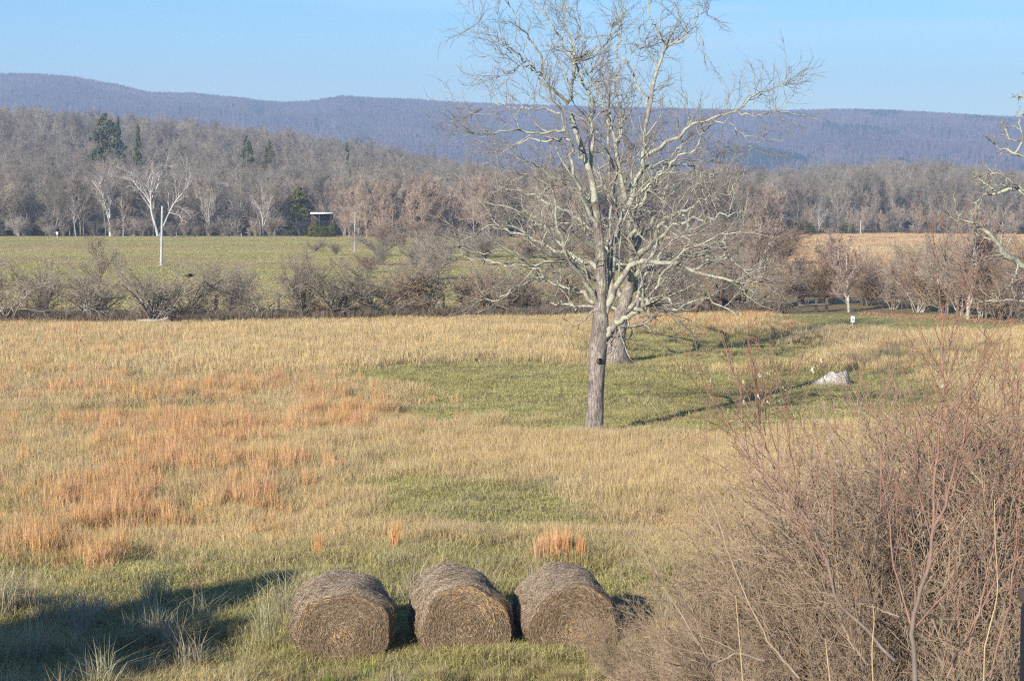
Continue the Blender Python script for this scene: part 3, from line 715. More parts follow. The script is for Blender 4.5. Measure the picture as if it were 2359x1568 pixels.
# white sycamore with two leaning stems at the wood edge
t0_ = thing('sycamore_tree', 'white barked sycamore with two leaning stems at the left wood edge', 'tree', (0, 0, 0))
ST = [([(364, 548), (358, 520), (350, 495), (347, 470), (346, 445), (340, 425), (348, 400)], 11, 3), ([(347, 470), (333, 448), (318, 432), (305, 415)], 5, 2), ([(347, 462, 1), (362, 430, 1), (368, 405, 2), (385, 385, 2)], 6, 2),
      ([(346, 445), (352, 410), (356, 388)], 5, 1.5), ([(366, 545, 1), (385, 500, 2), (400, 470, 2), (420, 445, 2), (438, 425, 2)], 7, 2), ([(398, 475, 2), (415, 478, 3), (430, 490, 3), (440, 500, 3)], 3, 1), ([(390, 490, 1), (410, 495, 1), (420, 505, 1)], 3, 1)]
P0, R0 = traced(ST, 354, 10); R0 = R0*.62
P1, R1 = grow(P0, R0, 9, .3, 1, (.4, .9), .42, 5, .18, .2, .5, .04, rw); P2, R2 = grow(P1, R1, 5, .2, 1, (.4, .9), .45, 3, .15, .1, .6, .028, rw); P3, R3 = grow(P2, R2, 4, .2, 1, (.4, .9), .6, 2, .15, .1, .6, .02, rw)
ob('trunk', tube_mesh('trunk', [(P0, R0, 6, 0, 0, .5)], [m_white]), t0_); ob('crown', tube_mesh('crown', [(P1, R1, 4, .1, .3, 0), (P2, R2, 3, .3, .7, 0), (P3, R3, 3, 1, 1, 0)], [m_white]), t0_)
def sy(u, Y, H, label, rz):
    return single(SY, 'sycamore_tree', u, Y, H, 14, label, 'tree', rz)
sy(255, 355, 13, 'tall pale grey sycamore left of the two stemmed white one', 1)
sy(905, 340, 9, 'white stemmed forked tree among the reddish saplings at the centre', 3)
sy(607, 354, 9, 'pale bare tree with spreading limbs at the wood edge near the tall cedar', 2)
sy(1885, 440, 6.5, 'white limbed tree behind the dark cedars on the golden field', 2.5)

# ------------------------------------------------------------------ the shed and the house among the trees
m_tin = plain('weathered_white_roof_metal', (.72, .70, .68), .5); m_wall = plain('dark_shed_boards', (.07, .06, .05), .9)
m_pink = plain('dusty_pink_roofing', (.50, .36, .33), .8); m_sid = plain('pale_house_siding', (.5, .49, .47), .8); m_glass = plain('dark_window_glass', (.03, .04, .05), .15, sp=.6)
def box(name, x0, x1, y0, y1, z0, z1, mat, parent=None, sh=0):
    V = [(x, y, z) for z in (z0, z1) for y in (y0, y1) for x in (x0, x1)]
    o = ob(name, mesh_np(name, V, np.array([[0, 2, 3, 1], [4, 5, 7, 6], [0, 1, 5, 4], [2, 6, 7, 3], [0, 4, 6, 2], [1, 3, 7, 5]]), [mat]), parent)
    if sh:
        bv = o.modifiers.new('bevel', 'BEVEL'); bv.width = sh; bv.segments = 2
    return o
p = at(742, 491, 350); gp = float(gz(p[0], p[1]))
s_ = thing('open_shed', 'dark open shed with a white roof edge, right of the olive cedar', 'shed', (p[0], p[1], gp)); hz_ = p[2]-gp
box('roof', -2.0, 2.0, -1.6, 1.6, hz_-.14, hz_+.14, m_tin, s_)
box('rear_wall', -1.8, 1.8, 1.2, 1.3, hz_-1.3, hz_-.145, m_wall, s_)
for sx in (-1.7, -.4, 1.7): box('post', sx-.07, sx+.07, -1.4, -1.26, -.3, hz_-.145, m_wall, s_)
p = at(528, 428, 430); gp = float(gz(p[0], p[1]))
h_ = thing('small_house', 'small pale house with a dusty pink roof half hidden in the woods', 'house', (p[0], p[1], gp)); zt = p[2]-gp
box('wall', -3, 3, 0, 4, -.6, zt-1.0, m_sid, h_)
V = [(-3.4, -.4, zt-1.0), (3.4, -.4, zt-1.0), (3.4, 4.4, zt-1.0), (-3.4, 4.4, zt-1.0), (-3.4, 2, zt+.8), (3.4, 2, zt+.8)]
ob('roof', mesh_np('roof', V, [np.array([[0, 1, 5, 4], [2, 3, 4, 5], [3, 2, 1, 0]]), np.array([[0, 4, 3], [1, 2, 5]])], [m_pink]), h_)
for sx in (-1.8, 1.0): box('window', sx, sx+.9, -.03, .05, zt-2.6, zt-1.5, m_glass, h_)

# ------------------------------------------------------------------ poles, fences, signs
m_pole = plain('weathered_silver_pole', (.38, .365, .36), .85, sc=3); m_post = plain('dark_weathered_post', (.085, .065, .05), .9, sc=10, bumpd=.01); m_wire = plain('rusty_fence_wire', (.2, .17, .15), .6)
def pole(u0, v0, u1, v1, Y, wpx, label):
    a = at(u1, v1, Y); b_ = at(u0, v0, Y); b_[2] = min(b_[2], float(gz(b_[0], b_[1]))-.1)
    o = thing('utility_pole', label, 'pole', tuple(b_))
    P = np.array([[b_*0, (a-b_)*.5, a-b_]]); R = np.array([[1, .85, .7]])*wpx*.5*Y/FD
    ob('shaft', tube_mesh('shaft', [(P, R, 12, 0, 0, 0)], [m_pole]), o)
    cp = box('cap', -R[0, 2]*1.1, R[0, 2]*1.1, -R[0, 2]*1.1, R[0, 2]*1.1, -.03, .05, m_pole, o); cp.location = tuple(a-b_)
pole(371, 612, 373.5, 476, 200, 6.5, 'tall silvery wooden pole rising behind the left hedgerow bushes')
pole(816, 584, 818, 489, 250, 2.8, 'thin pale pole standing in front of the centre saplings')
pole(1982, 548, 1982, 508, 416, 3.2, 'short distant pale pole beyond the golden field')
# wire fence along the hedgerow
fw = thing('wire_fence', 'old wire fence with dark posts running along the bare hedgerow', 'fence')
fx = [(-60, 98), (60, 98), (215, 98), (350, 98.5), (494, 98.4), (640, 99), (800, 100), (938, 101), (1020, 101.5), (1112, 102), (1240, 103), (1330, 104), (1480, 105), (1620, 105), (1700, 106), (1760, 107)]
tops = []
for k, (u, Y) in enumerate(fx):
    p = pt(u, Y); h = 1.15 if u != 494 else 1.35; r = .06 if u != 494 else .085
    lx, ly = random.gauss(0, .03), random.gauss(0, .03)
    P = np.array([[p-[0, 0, .3], p+[lx, ly, h*.5], p+[lx*2, ly, h]]]); R = np.array([[r, r, r*.9]])
    ob('post', tube_mesh('post', [(P, R, 8, 0, 0, 0)], [m_post]), fw)
    c = box('post_top', -r*.85, r*.85, -r*.85, r*.85, -.02, .015, m_post, fw); c.location = tuple(p+[lx*2, ly, h])
    tops.append(p)
for hh in (.35, .7, 1.05):
    P = np.array([[q+np.array([0, -.07, hh]) for q in tops]]); R = np.full((1, len(tops)), .006)
    ob('wire', tube_mesh('wire', [(P, R, 4, 0, 0, 0)], [m_wire]), fw)
# rail fence on the right
rf = thing('rail_fence', 'short dark wooden rail fence beside the lawn on the right', 'fence')
rp = [pt(1842, 106.5), pt(1881, 107.0), pt(1905, 107.4)]; hts = [1.1, 1.25, 1.1]
for p, h in zip(rp, hts):
    o = box('post', -.08, .08, -.08, .08, -.3, h, m_post, rf, .015); o.location = tuple(p)
d = rp[2]-rp[0]; a = math.atan2(d[1], d[0]); Ln = math.hypot(d[0], d[1])
o = box('rail', -.1, Ln+.1, -.045, .045, -.09, .09, m_post, rf, .012); o.location = tuple(rp[0]+[0, -.14, .95]); o.rotation_euler = (0, 0, a)
o = box('rail', -.1, Ln+.1, -.035, .035, -.05, .05, m_wire, rf, .012); o.location = tuple(rp[0]+[0, -.14, .42]); o.rotation_euler = (0, 0, a)
rg = thing('rail_fence', 'piece of dark rail fence half hidden behind the bare bushes at the centre right', 'fence')
rp = [pt(1628, 103.5), pt(1660, 103.9), pt(1700, 104.3)]
for p in rp:
    o = box('post', -.08, .08, -.08, .08, -.3, 1.1, m_post, rg, .015); o.location = tuple(p)
d = rp[2]-rp[0]; a = math.atan2(d[1], d[0]); Ln = math.hypot(d[0], d[1])
o = box('rail', -.1, Ln+.1, -.045, .045, -.08, .08, m_post, rg, .012); o.location = tuple(rp[0]+[0, -.14, .9]); o.rotation_euler = (0, 0, a)
# small white sign on a post
m_signw = plain('white_sign_paint', (.8, .8, .78), .5, .05); m_signd = plain('dark_sign_lettering', (.05, .06, .06), .6, .05)
p = at(1963, 762, 93); p[2] = float(gz(p[0], p[1])); q = at(1962, 735, 93); hs = q[2]-p[2]
sg = thing('small_sign', 'small white sign on a grey post at the edge of the lawn', 'sign', tuple(p))
box('post', -.035, .035, 0, .05, -.2, hs+.16, m_pole, sg)
box('plate', -.09, .09, -.03, -.002, hs-.15, hs+.14, m_signw, sg, .004)
box('lettering', -.03, .035, -.036, -.031, hs+.03, hs+.055, m_signd, sg); box('lettering', -.035, .03, -.036, -.031, hs-.06, hs-.03, m_signd, sg); box('lettering', .02, .035, -.037, -.032, hs-.03, hs+.03, m_signd, sg)
# birdhouse-like marker in the far mown field
p = at(132, 552, 330); p[2] = float(gz(p[0], p[1]))
mk = thing('nest_box', 'tiny white nest box on a thin post in the far mown field', 'nest box', tuple(p))
box('post', -.05, .05, -.05, .05, -.2, .75, m_pole, mk); box('box', -.17, .17, -.17, .17, .75, 1.1, m_signw, mk)
V = [(-.22, -.22, 1.1), (.22, -.22, 1.1), (.22, .22, 1.1), (-.22, .22, 1.1), (-.22, 0, 1.25), (.22, 0, 1.25)]
ob('roof', mesh_np('roof', V, [np.array([[0, 1, 5, 4], [2, 3, 4, 5], [3, 2, 1, 0]]), np.array([[0, 4, 3], [1, 2, 5]])], [m_signw]), mk)

# ------------------------------------------------------------------ the big bare tree
TRUNK = ([(1365, 1006), (1368, 985), (1371, 920), (1375, 850), (1377, 800), (1382, 752), (1382, 714), (1383, 677), (1385, 620), (1381, 564), (1375, 508), (1368, 450), (1362, 410), (1341, 347), (1322, 289), (1308, 238)], 40, 10)
LIMBS = [
 ([(1308, 238), (1319, 183, .2), (1322, 146, .3)], 9, 7), ([(1322, 146, .3), (1290, 88, .5), (1271, 55, .7), (1240, 10, .9), (1225, -30, 1)], 5.5, 1.5), ([(1322, 146, .3), (1348, 124, .1), (1385, 110, -.2)], 5, 2.5), ([(1385, 110, -.2), (1402, 90, -.3), (1412, 60, -.2)], 2.5, 1), ([(1322, 146, .3), (1318, 110, .6), (1337, 70, .8), (1305, 20, 1.), (1310, -30, 1)], 5, 1.5),
 ([(1308, 240), (1257, 194, -.4), (1249, 172, -.5), (1242, 124, -.7), (1209, 77, -.9), (1180, 29, -1.), (1165, -15, -1.)], 8.5, 2), ([(1248, 176, -.5), (1224, 157, -.9), (1198, 128, -1.2), (1154, 124, -1.5)], 4, 1.6), ([(1224, 157, -.9), (1202, 154, -1), (1170, 168, -1.2), (1143, 179, -1.4)], 3.5, 1.5), ([(1198, 128, -1.2), (1162, 99, -1.3), (1125, 69, -1.5), (1099, 55, -1.6)], 3, 1.2),
 ([(1364, 430), (1360, 390, .2), (1363, 329, .4), (1361, 282, .5), (1365, 252, .5), (1354, 219, .6), (1335, 176, .7), (1326, 130, .9), (1310, 85, 1.2), (1295, 40, 1.3)], 11, 2.5), ([(1354, 219, .6), (1363, 190, .5), (1363, 165, .4)], 3.5, 1.5),
 ([(1388, 740), (1397, 706), (1409, 677, -.1), (1427, 646, -.3), (1454, 607, -.5), (1501, 598, -.8), (1546, 607, -1), (1582, 616, -1.1), (1636, 634, -1.3), (1681, 643, -1.5), (1702, 657, -1.5), (1726, 649, -1.6), (1771, 646, -1.7)], 20, 2.5),
 ([(1400, 700), (1403, 646, .3), (1408, 571, .5), (1427, 527, .7), (1447, 472, .8), (1476, 395, 1), (1483, 351, 1), (1487, 285, .9), (1498, 249, .8), (1505, 197, .8), (1520, 135, .7), (1535, 106, .6)], 17, 6),
 ([(1535, 106, .6), (1502, 55, .4), (1494, 22, .3), (1498, -30, .2)], 4.5, 1.5), ([(1535, 106, .6), (1575, 95, .3), (1578, 58, 0), (1549, 7, -.2), (1555, -30, -.2)], 4.5, 1.5), ([(1578, 58, 0), (1600, 40, -.3), (1628, 30, -.5)], 2.5, 1), 
 ([(1496, 252, .8), (1483, 219, 1.1), (1461, 183, 1.3), (1447, 150, 1.5), (1421, 124, 1.7), (1429, 95, 1.8), (1421, 73, 1.9), (1436, 37, 2), (1425, -20, 2)], 7, 1.8), ([(1447, 148, 1.5), (1458, 106, 1.4), (1483, 110, 1.2)], 3, 1.3),
 ([(1483, 362, 1), (1531, 333, .5), (1568, 314, .1), (1589, 289, -.2), (1633, 278, -.6), (1695, 256, -1.1), (1728, 227, -1.4), (1780, 208, -1.7), (1810, 192, -1.9)], 11, 1.6), ([(1695, 257, -1.1), (1750, 267, -1.6), (1787, 252, -2)], 4.5, 1.5), ([(1640, 278, -.6), (1690, 290, -1), (1720, 320, -1.2), (1728, 345, -1.3)], 3.5, 1.2),
 ([(1457, 455, .9), (1500, 420, .6), (1531, 395, .4), (1560, 362, .2), (1600, 347, 0), (1612, 320, -.1), (1619, 300, -.2)], 9, 3), ([(1470, 405, 1), (1498, 380, 1.3), (1549, 384, 1.7), (1582, 373, 1.9), (1641, 369, 2.2)], 7.5, 2), ([(1582, 373, 1.9), (1622, 399, 2.1), (1652, 406, 2.3)], 3.5, 1.3),
 ([(1376, 530), (1358, 494, -.2), (1337, 446, -.4), (1319, 410, -.6), (1313, 385, -.7), (1319, 351, -.7), (1315, 329, -.8), (1301, 303, -.9), (1290, 256, -1), (1279, 234, -1.1), (1262, 200, -1.2)], 11, 2.5),
 ([(1301, 303, -.9), (1282, 300, -1), (1238, 307, -1.2), (1194, 302, -1.4), (1158, 300, -1.7), (1129, 314, -1.8), (1074, 303, -2.1)], 8, 1.8), ([(1315, 326, -.8), (1270, 323, -.4), (1224, 324, 0), (1194, 333, .2), (1176, 344, .3), (1150, 350, .4)], 6, 1.5), ([(1293, 262, -1), (1253, 252, -.6), (1202, 252, -.2), (1154, 243, .1), (1103, 256, .4)], 6, 1.5),
 ([(1374, 705), (1364, 682, -.2), (1331, 625, -.5), (1307, 595, -.8), (1292, 541, -1), (1277, 512, -1.1), (1274, 452, -1.3), (1232, 407, -1.6), (1180, 395, -1.9)], 14, 2.5), ([(1380, 655), (1337, 616, .3), (1307, 577, .6), (1268, 541, .8), (1250, 505, 1), (1240, 460, 1.1), (1255, 430, 1.2)], 11, 3),
 ([(1380, 640), (1340, 618, -.3), (1307, 601, -.6), (1259, 583, -1), (1226, 565, -1.2), (1196, 530, -1.4), (1172, 524, -1.6), (1134, 521, -1.9), (1098, 538, -2.1), (1060, 560, -2.3)], 12, 2), ([(1307, 601, -.6), (1247, 604, -1), (1226, 613, -1.1), (1199, 595, -1.4), (1157, 574, -1.8), (1110, 583, -2), (1050, 570, -2.3)], 8, 1.8),
 ([(1370, 700), (1337, 670, .4), (1307, 661, .7), (1268, 649, 1), (1256, 640, 1.1), (1217, 646, 1.3), (1166, 676, 1.6), (1145, 691, 1.7), (1098, 694, 2)], 13, 1.8), ([(1256, 640, 1.1), (1229, 617, 1.2), (1172, 613, 1.4), (1120, 600, 1.7), (1080, 590, 1.9), (1040, 585, 2)], 7, 1.6), ([(1337, 670, .4), (1310, 655, 0), (1290, 640, -.3), (1262, 600, -.7), (1225, 590, -1)], 7, 2.5),
 ([(1392, 790), (1402, 762, -.1), (1421, 742, -.3), (1457, 721, -.6), (1489, 703, -.9)], 17, 11), ([(1463, 718, -.65), (1468, 690, -.5), (1475, 661, -.3), (1501, 616, 0), (1531, 577, .3), (1564, 541, .6), (1600, 520, .8)], 10, 3), ([(1489, 703, -.9), (1500, 680, -1), (1516, 646, -1.1), (1531, 619, -1.2), (1558, 600, -1.4), (1591, 571, -1.6), (1636, 557, -1.8), (1666, 541, -2), (1714, 533, -2.2), (1747, 539, -2.4)], 8, 1.8),
 ([(1396, 786), (1427, 757, .3), (1472, 745, .7), (1495, 736, .9), (1495, 691, 1), (1507, 670, 1.1), (1528, 646, 1.2), (1560, 640, 1.3)], 8, 2.5), ([(1495, 736, .9), (1515, 730, 1.1), (1540, 715, 1.3)], 2.5, 1),
 ([(1404, 650, .2), (1400, 601, .3), (1403, 550, .2), (1403, 497, .1), (1406, 431, 0), (1430, 395, -.1)], 7, 2.5), ([(1603, 619, -1.2), (1624, 601, -1.4), (1660, 598, -1.6), (1681, 595, -1.7), (1699, 613, -1.8), (1726, 631, -1.9), (1760, 640, -2)], 6, 1.6), ([(1690, 645, -1.5), (1710, 670, -1.5), (1725, 690, -1.5)], 3.5, 1.5), ([(1640, 598, -1.5), (1632, 575, -1.5), (1610, 570, -1.3), (1596, 585, -1.2)], 4, 2),
 ([(1666, 541, -2), (1672, 570, -2), (1660, 598, -1.8)], 3.5, 2.5)]
Y1 = ground(1367, 1003)[1]
bt = thing('walnut_tree', 'tall bare tree with pale lichened limbs standing alone in the middle of the meadow', 'tree', (0, 0, 0))
PT_, RT_ = traced([TRUNK], Y1, 60)
zt_ = np.linspace(0, 1, 60); RT_[0] = np.interp(zt_, np.linspace(0, 1, 16), np.array([44, 40, 37, 38, 42, 40, 34, 27, 24, 22, 20, 18, 15, 13, 12, 10]))*.5*Y1/FD
PT_[0, 0, 2] -= .15
def round_tube(P, R, k, lump, seed, name, mats, flare=None):
    r = np.random.default_rng(seed); n = len(P); T = norm(np.gradient(P, axis=0)); U = norm(np.cross(T, np.array([0, 1., 0]))); W = np.cross(T, U)
    th = np.arange(k)/k*2*PI; s = np.linspace(0, 1, n)
    ln = np.concatenate([[0], np.cumsum(np.linalg.norm(np.diff(P, axis=0), axis=1))])
    nz_ = fbm(np.cos(th)[None, :]*2.2+ln[:, None]*.3+seed, np.sin(th)[None, :]*2.2+ln[:, None]*1.3, seed, 3)-.5
    fur = fbm(th[None, :]*k*.16+nz_*1.5, ln[:, None]*2.2, seed+5, 2)-.5
    rr = R[:, None]*(1+lump*nz_)+fur*.03*np.minimum(1, R[:, None]/.2)
    if flare is not None: rr = rr*(1+flare*np.exp(-ln[:, None]/.35)*(1+.5*np.sin(th[None, :]*5+1)))
    V = P[:, None, :]+rr[:, :, None]*(np.cos(th)[None, :, None]*U[:, None, :]+np.sin(th)[None, :, None]*W[:, None, :])
    i = np.arange(n*k).reshape(n, k); a, b_ = i[:-1], i[1:]
    F = np.stack([a, np.roll(a, -1, 1), np.roll(b_, -1, 1), b_], -1).reshape(-1, 4)
    return mesh_np(name, V.reshape(-1, 3), F, mats+[m_limb], True, attrs={'lv': np.zeros(n*k), 'li': np.repeat(smooth(.22, .55, s)*1.0, k)}, midx=np.repeat((s[:-1] > .74).astype(int), k))
Pd = resample(PT_[0][::3], 240); Rd = np.interp(np.linspace(0, 1, 240), np.linspace(0, 1, 60), RT_[0])
ob('trunk', round_tube(Pd, Rd, 40, .16, 3, 'trunk', [m_trunk], .22), bt)
# the broken stub on the trunk
kn = at(1378, 833, Y1-.25)
P = np.array([[kn+[0, .25, 0], kn+[.02, -.02, .02], kn+[.05, -.12, .06]]]); ob('broken_stub', tube_mesh('broken_stub', [(P, np.array([[.10, .085, .05]]), 9, 0, 0, 0)], [m_post]), bt)
P0, R0 = traced(LIMBS, Y1, 22, .034); R0 = R0*.9
rt = np.random.default_rng(77)
def plen(P): return np.linalg.norm(P[:, 1:]-P[:, :-1], axis=-1).sum(1)
topb = np.clip((P0[:, :, 2].mean(1)-7)/5, 0, 1)
P1a, R1a = grow(P0, R0, np.ceil(plen(P0)*1.7).astype(int), .15, 1.0, (.5, 1.1), .26, 10, .17, .10, .42, .012, rt, lambda q: 1.25-.6*q, lenabs=1.5, curve=.05)
P2a, R2a = grow(P1a, R1a, 5, .15, 1, (.45, 1.05), .5, 7, .17, .08, .6, .0068, rt, lenabs=.62, curve=.03)
P3a, R3a = grow(P2a, R2a, 3, .2, 1, (.4, 1.0), .55, 5, .15, .05, .65, .0042, rt, lenabs=.36)
P4a, R4a = grow(P0, R0, 5, .93, 1, (.1, .7), .16, 8, .14, .12, .7, .008, rt, lenabs=1.1)
P5a, R5a = grow(P4a, R4a, 7, .15, 1, (.4, 1.0), .16, 5, .15, .08, .6, .006, rt, lenabs=.4)
for k_ in range(len(P0)):
    li = ob('limb', tube_mesh('limb', [(P0[k_:k_+1], R0[k_:k_+1], 12, 0, .15, 1)], [m_limb if k_ not in (11, 12, 35, 33, 28, 31) else m_limb]), bt)
tag(ob('branches', tube_mesh('branches', [(P1a, R1a, 6, 0, .7, 1), (P4a, R4a, 4, .3, .9, .6)], [m_limb]), bt), kind='stuff')
tag(ob('twigs', tube_mesh('twigs', [(P2a, R2a, 4, .6, 1, .35), (P3a, R3a, 3, .9, 1, 0), (P5a, R5a, 3, .9, 1, 0)], [m_limb]), bt), kind='stuff')

# ------------------------------------------------------------------ the hollow oak behind it
g2 = ground(1420, 838); Y2 = g2[1]
ok_ = thing('oak_tree', 'old spreading bare oak with a hollow base standing behind the big lone tree', 'tree', (0, 0, 0))
T2 = ([(1417, 845), (1418, 815), (1420, 780), (1427, 745), (1438, 700), (1450, 650), (1455, 600), (1452, 540), (1445, 480), (1430, 410), (1418, 340), (1408, 280), (1400, 235)], 46, 6)
PT2, RT2 = traced([T2], Y2, 60); RT2[0] = np.interp(np.linspace(0, 1, 60), np.linspace(0, 1, 13), [58, 50, 42, 36, 28, 24, 20, 17, 14, 11, 9, 7, 4])*.5*Y2/FD
ob('trunk', round_tube(resample(PT2[0][::3], 160), np.interp(np.linspace(0, 1, 160), np.linspace(0, 1, 60), RT2[0]), 36, .3, 8, 'trunk', [m_trunk], .35), ok_)
hp = at(1447, 835, Y2-.25); m_dark = plain('dark_hollow_fill', (.05, .035, .028), 1)
P = np.array([[hp+[-.02, .12, -.25], hp+[-.03, .1, .1], hp+[-.08, .14, .3]]]); ob('hollow_fill', tube_mesh('hollow_fill', [(P, np.array([[.16, .13, .02]]), 9, 0, 0, 0)], [m_dark]), ok_)  # dark solid tube set where the trunk base is hollow
L2 = [([(1440, 690), (1480, 640, 1), (1520, 600, 2), (1590, 590, 3), (1640, 570, 3.5), (1700, 560, 4)], 16, 3), ([(1450, 650), (1500, 590, -1), (1516, 524, -2), (1528, 503, -2.2), (1564, 497, -2.6), (1582, 512, -3), (1591, 541, -3.2), (1600, 575, -3.4)], 13, 3), ([(1564, 497, -2.6), (1621, 461, -3), (1666, 452, -3.5), (1700, 430, -3.8)], 6, 2),
      ([(1455, 600), (1490, 530, 1), (1530, 470, 2), (1560, 430, 2.5), (1610, 400, 3)], 12, 2.5), ([(1452, 560), (1470, 480, -1), (1500, 430, -1.5), (1540, 370, -2), (1570, 330, -2.2)], 11, 2.5), ([(1440, 690), (1400, 640, 1.5), (1340, 600, 2.5), (1270, 570, 3.5), (1200, 540, 4), (1130, 520, 4.4)], 15, 3),
      ([(1450, 640), (1390, 560, 1.5), (1330, 500, 2.5), (1270, 470, 3), (1200, 440, 3.6), (1140, 430, 4)], 14, 2.5), ([(1452, 580), (1380, 490, -1), (1310, 430, -1.8), (1250, 390, -2.3), (1200, 370, -2.6)], 13, 2.5), ([(1445, 500), (1390, 420, 1), (1350, 370, 1.6), (1300, 340, 2)], 9, 2),
      ([(1430, 720), (1390, 700, 1), (1340, 705, 1.5), (1300, 702, 1.8), (1266, 696, 2)], 9, 5), ([(1440, 720), (1480, 690, -.6), (1530, 690, -1), (1560, 710, -1.3), (1610, 690, -1.6), (1650, 700, -2), (1700, 730, -2.3)], 11, 2.5), ([(1435, 460), (1470, 400, 1), (1480, 350, 1.3), (1500, 310, 1.5)], 8, 2), ([(1425, 400), (1390, 340, -.5), (1370, 290, -.8), (1350, 270, -1)], 8, 2),
      ([(1450, 630), (1400, 600, -2), (1330, 540, -3.5), (1260, 520, -4.5), (1180, 480, -5.2), (1100, 470, -5.8)], 13, 2.5), ([(1452, 610), (1500, 560, -3), (1560, 520, -4.5), (1640, 500, -5.5), (1700, 490, -6)], 12, 2.5), ([(1418, 340), (1430, 290, .5), (1425, 240, .6), (1415, 205, .7)], 6, 1.5), ([(1418, 330), (1440, 270, -.5), (1455, 235, -.7)], 5, 1.5), ([(1412, 300), (1395, 260, -.3), (1385, 220, -.4)], 5, 1.5)]
P0, R0 = traced(L2, Y2, 22, .06); r2 = np.random.default_rng(78)
for k_ in range(len(P0)): ob('limb', tube_mesh('limb', [(P0[k_:k_+1], R0[k_:k_+1], 9, 0, .15, 1)], [m_limb]), ok_)
PP, RR = np.concatenate([P0, PT2[:, 25:47]]), np.concatenate([R0, RT2[:, 25:47]])
P1, R1 = grow(PP, RR, np.ceil(plen(PP)*1.5).astype(int), .12, 1, (.5, 1.15), .34, 10, .18, .12, .45, .018, r2, lambda q: 1.2-.5*q, lenabs=2.1, curve=.05)
P2, R2 = grow(P1, R1, 6, .12, 1, (.5, 1.1), .48, 7, .17, .1, .6, .011, r2, lenabs=.85, curve=.03); P3, R3 = grow(P2, R2, 4, .2, 1, (.45, 1.0), .55, 4, .15, .06, .65, .007, r2, lenabs=.42)
tag(ob('branches', tube_mesh('branches', [(P1, R1, 5, .2, .5, 1)], [m_limb]), ok_), kind='stuff')
tag(ob('twigs', tube_mesh('twigs', [(P2, R2, 3, .5, .9, .5), (P3, R3, 3, .9, 1, 0)], [m_limb]), ok_), kind='stuff')
# the dense twiggy tree top rising behind the oak
single(bare_tree('elm_tree', 91, 14, m_hedge, limbs=16, spread=.26, l2=8, l3=5, l4=3, up=.5, tw=.010, t0=.4), 'elm_tree', 1402, 108, 14.6, 14, 'upright bare tree with a brushy top rising behind the old oak', 'tree')

# ------------------------------------------------------------------ tree reaching in from the right
rt_ = thing('apple_tree', 'lichen covered bare tree reaching its limbs in from the right edge', 'tree', (0, 0, 0)); YR = 36
gR = pt(2520, YR); v_base = proj(gR[0], gR[1], gR[2])[1]
TR = ([(2520, v_base+15), (2516, 1000), (2505, 800), (2490, 700), (2470, 600), (2450, 500), (2440, 400), (2430, 300), (2420, 180)], 70, 14)
P0, R0 = traced([TR], YR, 40); ob('trunk', round_tube(resample(P0[0][::2], 100), np.interp(np.linspace(0, 1, 100), np.linspace(0, 1, 40), R0[0]), 28, .2, 12, 'trunk', [m_trunk], .2), rt_)
LR = [([(2490, 700), (2420, 650, -.3), (2358, 616, -.5), (2331, 595, -.6), (2313, 588, -.7), (2299, 567, -.7), (2285, 546, -.8), (2264, 525, -.8), (2247, 515, -.8), (2222, 510, -.8), (2198, 506, -.8), (2184, 497, -.8)], 19, 3), ([(2205, 508, -.8), (2212, 493, -.8), (2220, 484, -.8)], 3.5, 1.5),
      ([(2460, 540), (2400, 475, .4), (2358, 445, .6), (2334, 434, .7), (2296, 445, .8), (2268, 448, .9), (2254, 462, .9), (2243, 468, .9)], 13, 2.5), ([(2296, 445, .8), (2275, 427, .8), (2254, 413, .9), (2240, 403, .9)], 6, 2), ([(2365, 447, .6), (2345, 428, .5), (2331, 420, .4), (2310, 406, .3), (2292, 399, .2), (2268, 406, .2), (2243, 403, .1)], 7, 2),
      ([(2440, 400), (2400, 375, .3), (2358, 361, .5), (2338, 354, .5), (2320, 345, .6), (2303, 343, .7), (2292, 333, .7), (2284, 321, .7)], 8, 2), ([(2338, 353, .5), (2355, 320, .6), (2347, 287, .6), (2352, 268, .6), (2358, 240, .6), (2350, 215, .6)], 5, 1.5), ([(2352, 325, .6), (2324, 319, .5), (2313, 291, .5), (2306, 277, .5)], 4.5, 1.5),
      ([(2500, 780), (2420, 715, .5), (2358, 693, .8), (2320, 692, .9), (2303, 693, .9), (2278, 690, .9)], 11, 2), ([(2345, 608, -.6), (2338, 634, -.6), (2329, 655, -.6), (2336, 686, -.6)], 4, 1.5), ([(2303, 693, .9), (2292, 680, .9), (2282, 672, .9)], 3, 1.2), ([(2313, 588, -.7), (2280, 590, -1), (2262, 598, -1.2), (2240, 600, -1.3)], 5, 1.5),
      ([(2430, 300), (2400, 250, 0), (2375, 200, .2), (2372, 150, .4)], 6, 2)]
P0, R0 = traced(LR, YR, 20, .008); r3 = np.random.default_rng(79)
for k_ in range(len(P0)): ob('limb', tube_mesh('limb', [(P0[k_:k_+1], R0[k_:k_+1], 9, 0, .1, 1)], [m_limb]), rt_)
PTr, RTr = traced([TR], YR, 20); PX, RX = grow(PTr[:, 7:], RTr[:, 7:], 13, .05, 1, (.6, 1.2), 1, 20, .10, .1, .45, .02, r3, bias=np.array([.9, .2, .1]), lenabs=3.4)
uu_ = proj(PX[..., 0], PX[..., 1], PX[..., 2])[0].min(1) > 2400; PX, RX = PX[uu_], RX[uu_]
ob('limb', tube_mesh('limb', [(PX[:1], RX[:1], 9, 0, .1, 1)], [m_limb]), rt_)
for q_ in range(1, len(PX)): ob('limb', tube_mesh('limb', [(PX[q_:q_+1], RX[q_:q_+1], 9, 0, .1, 1)], [m_limb]), rt_)
P0, R0 = np.concatenate([P0, PX]), np.concatenate([R0, RX])
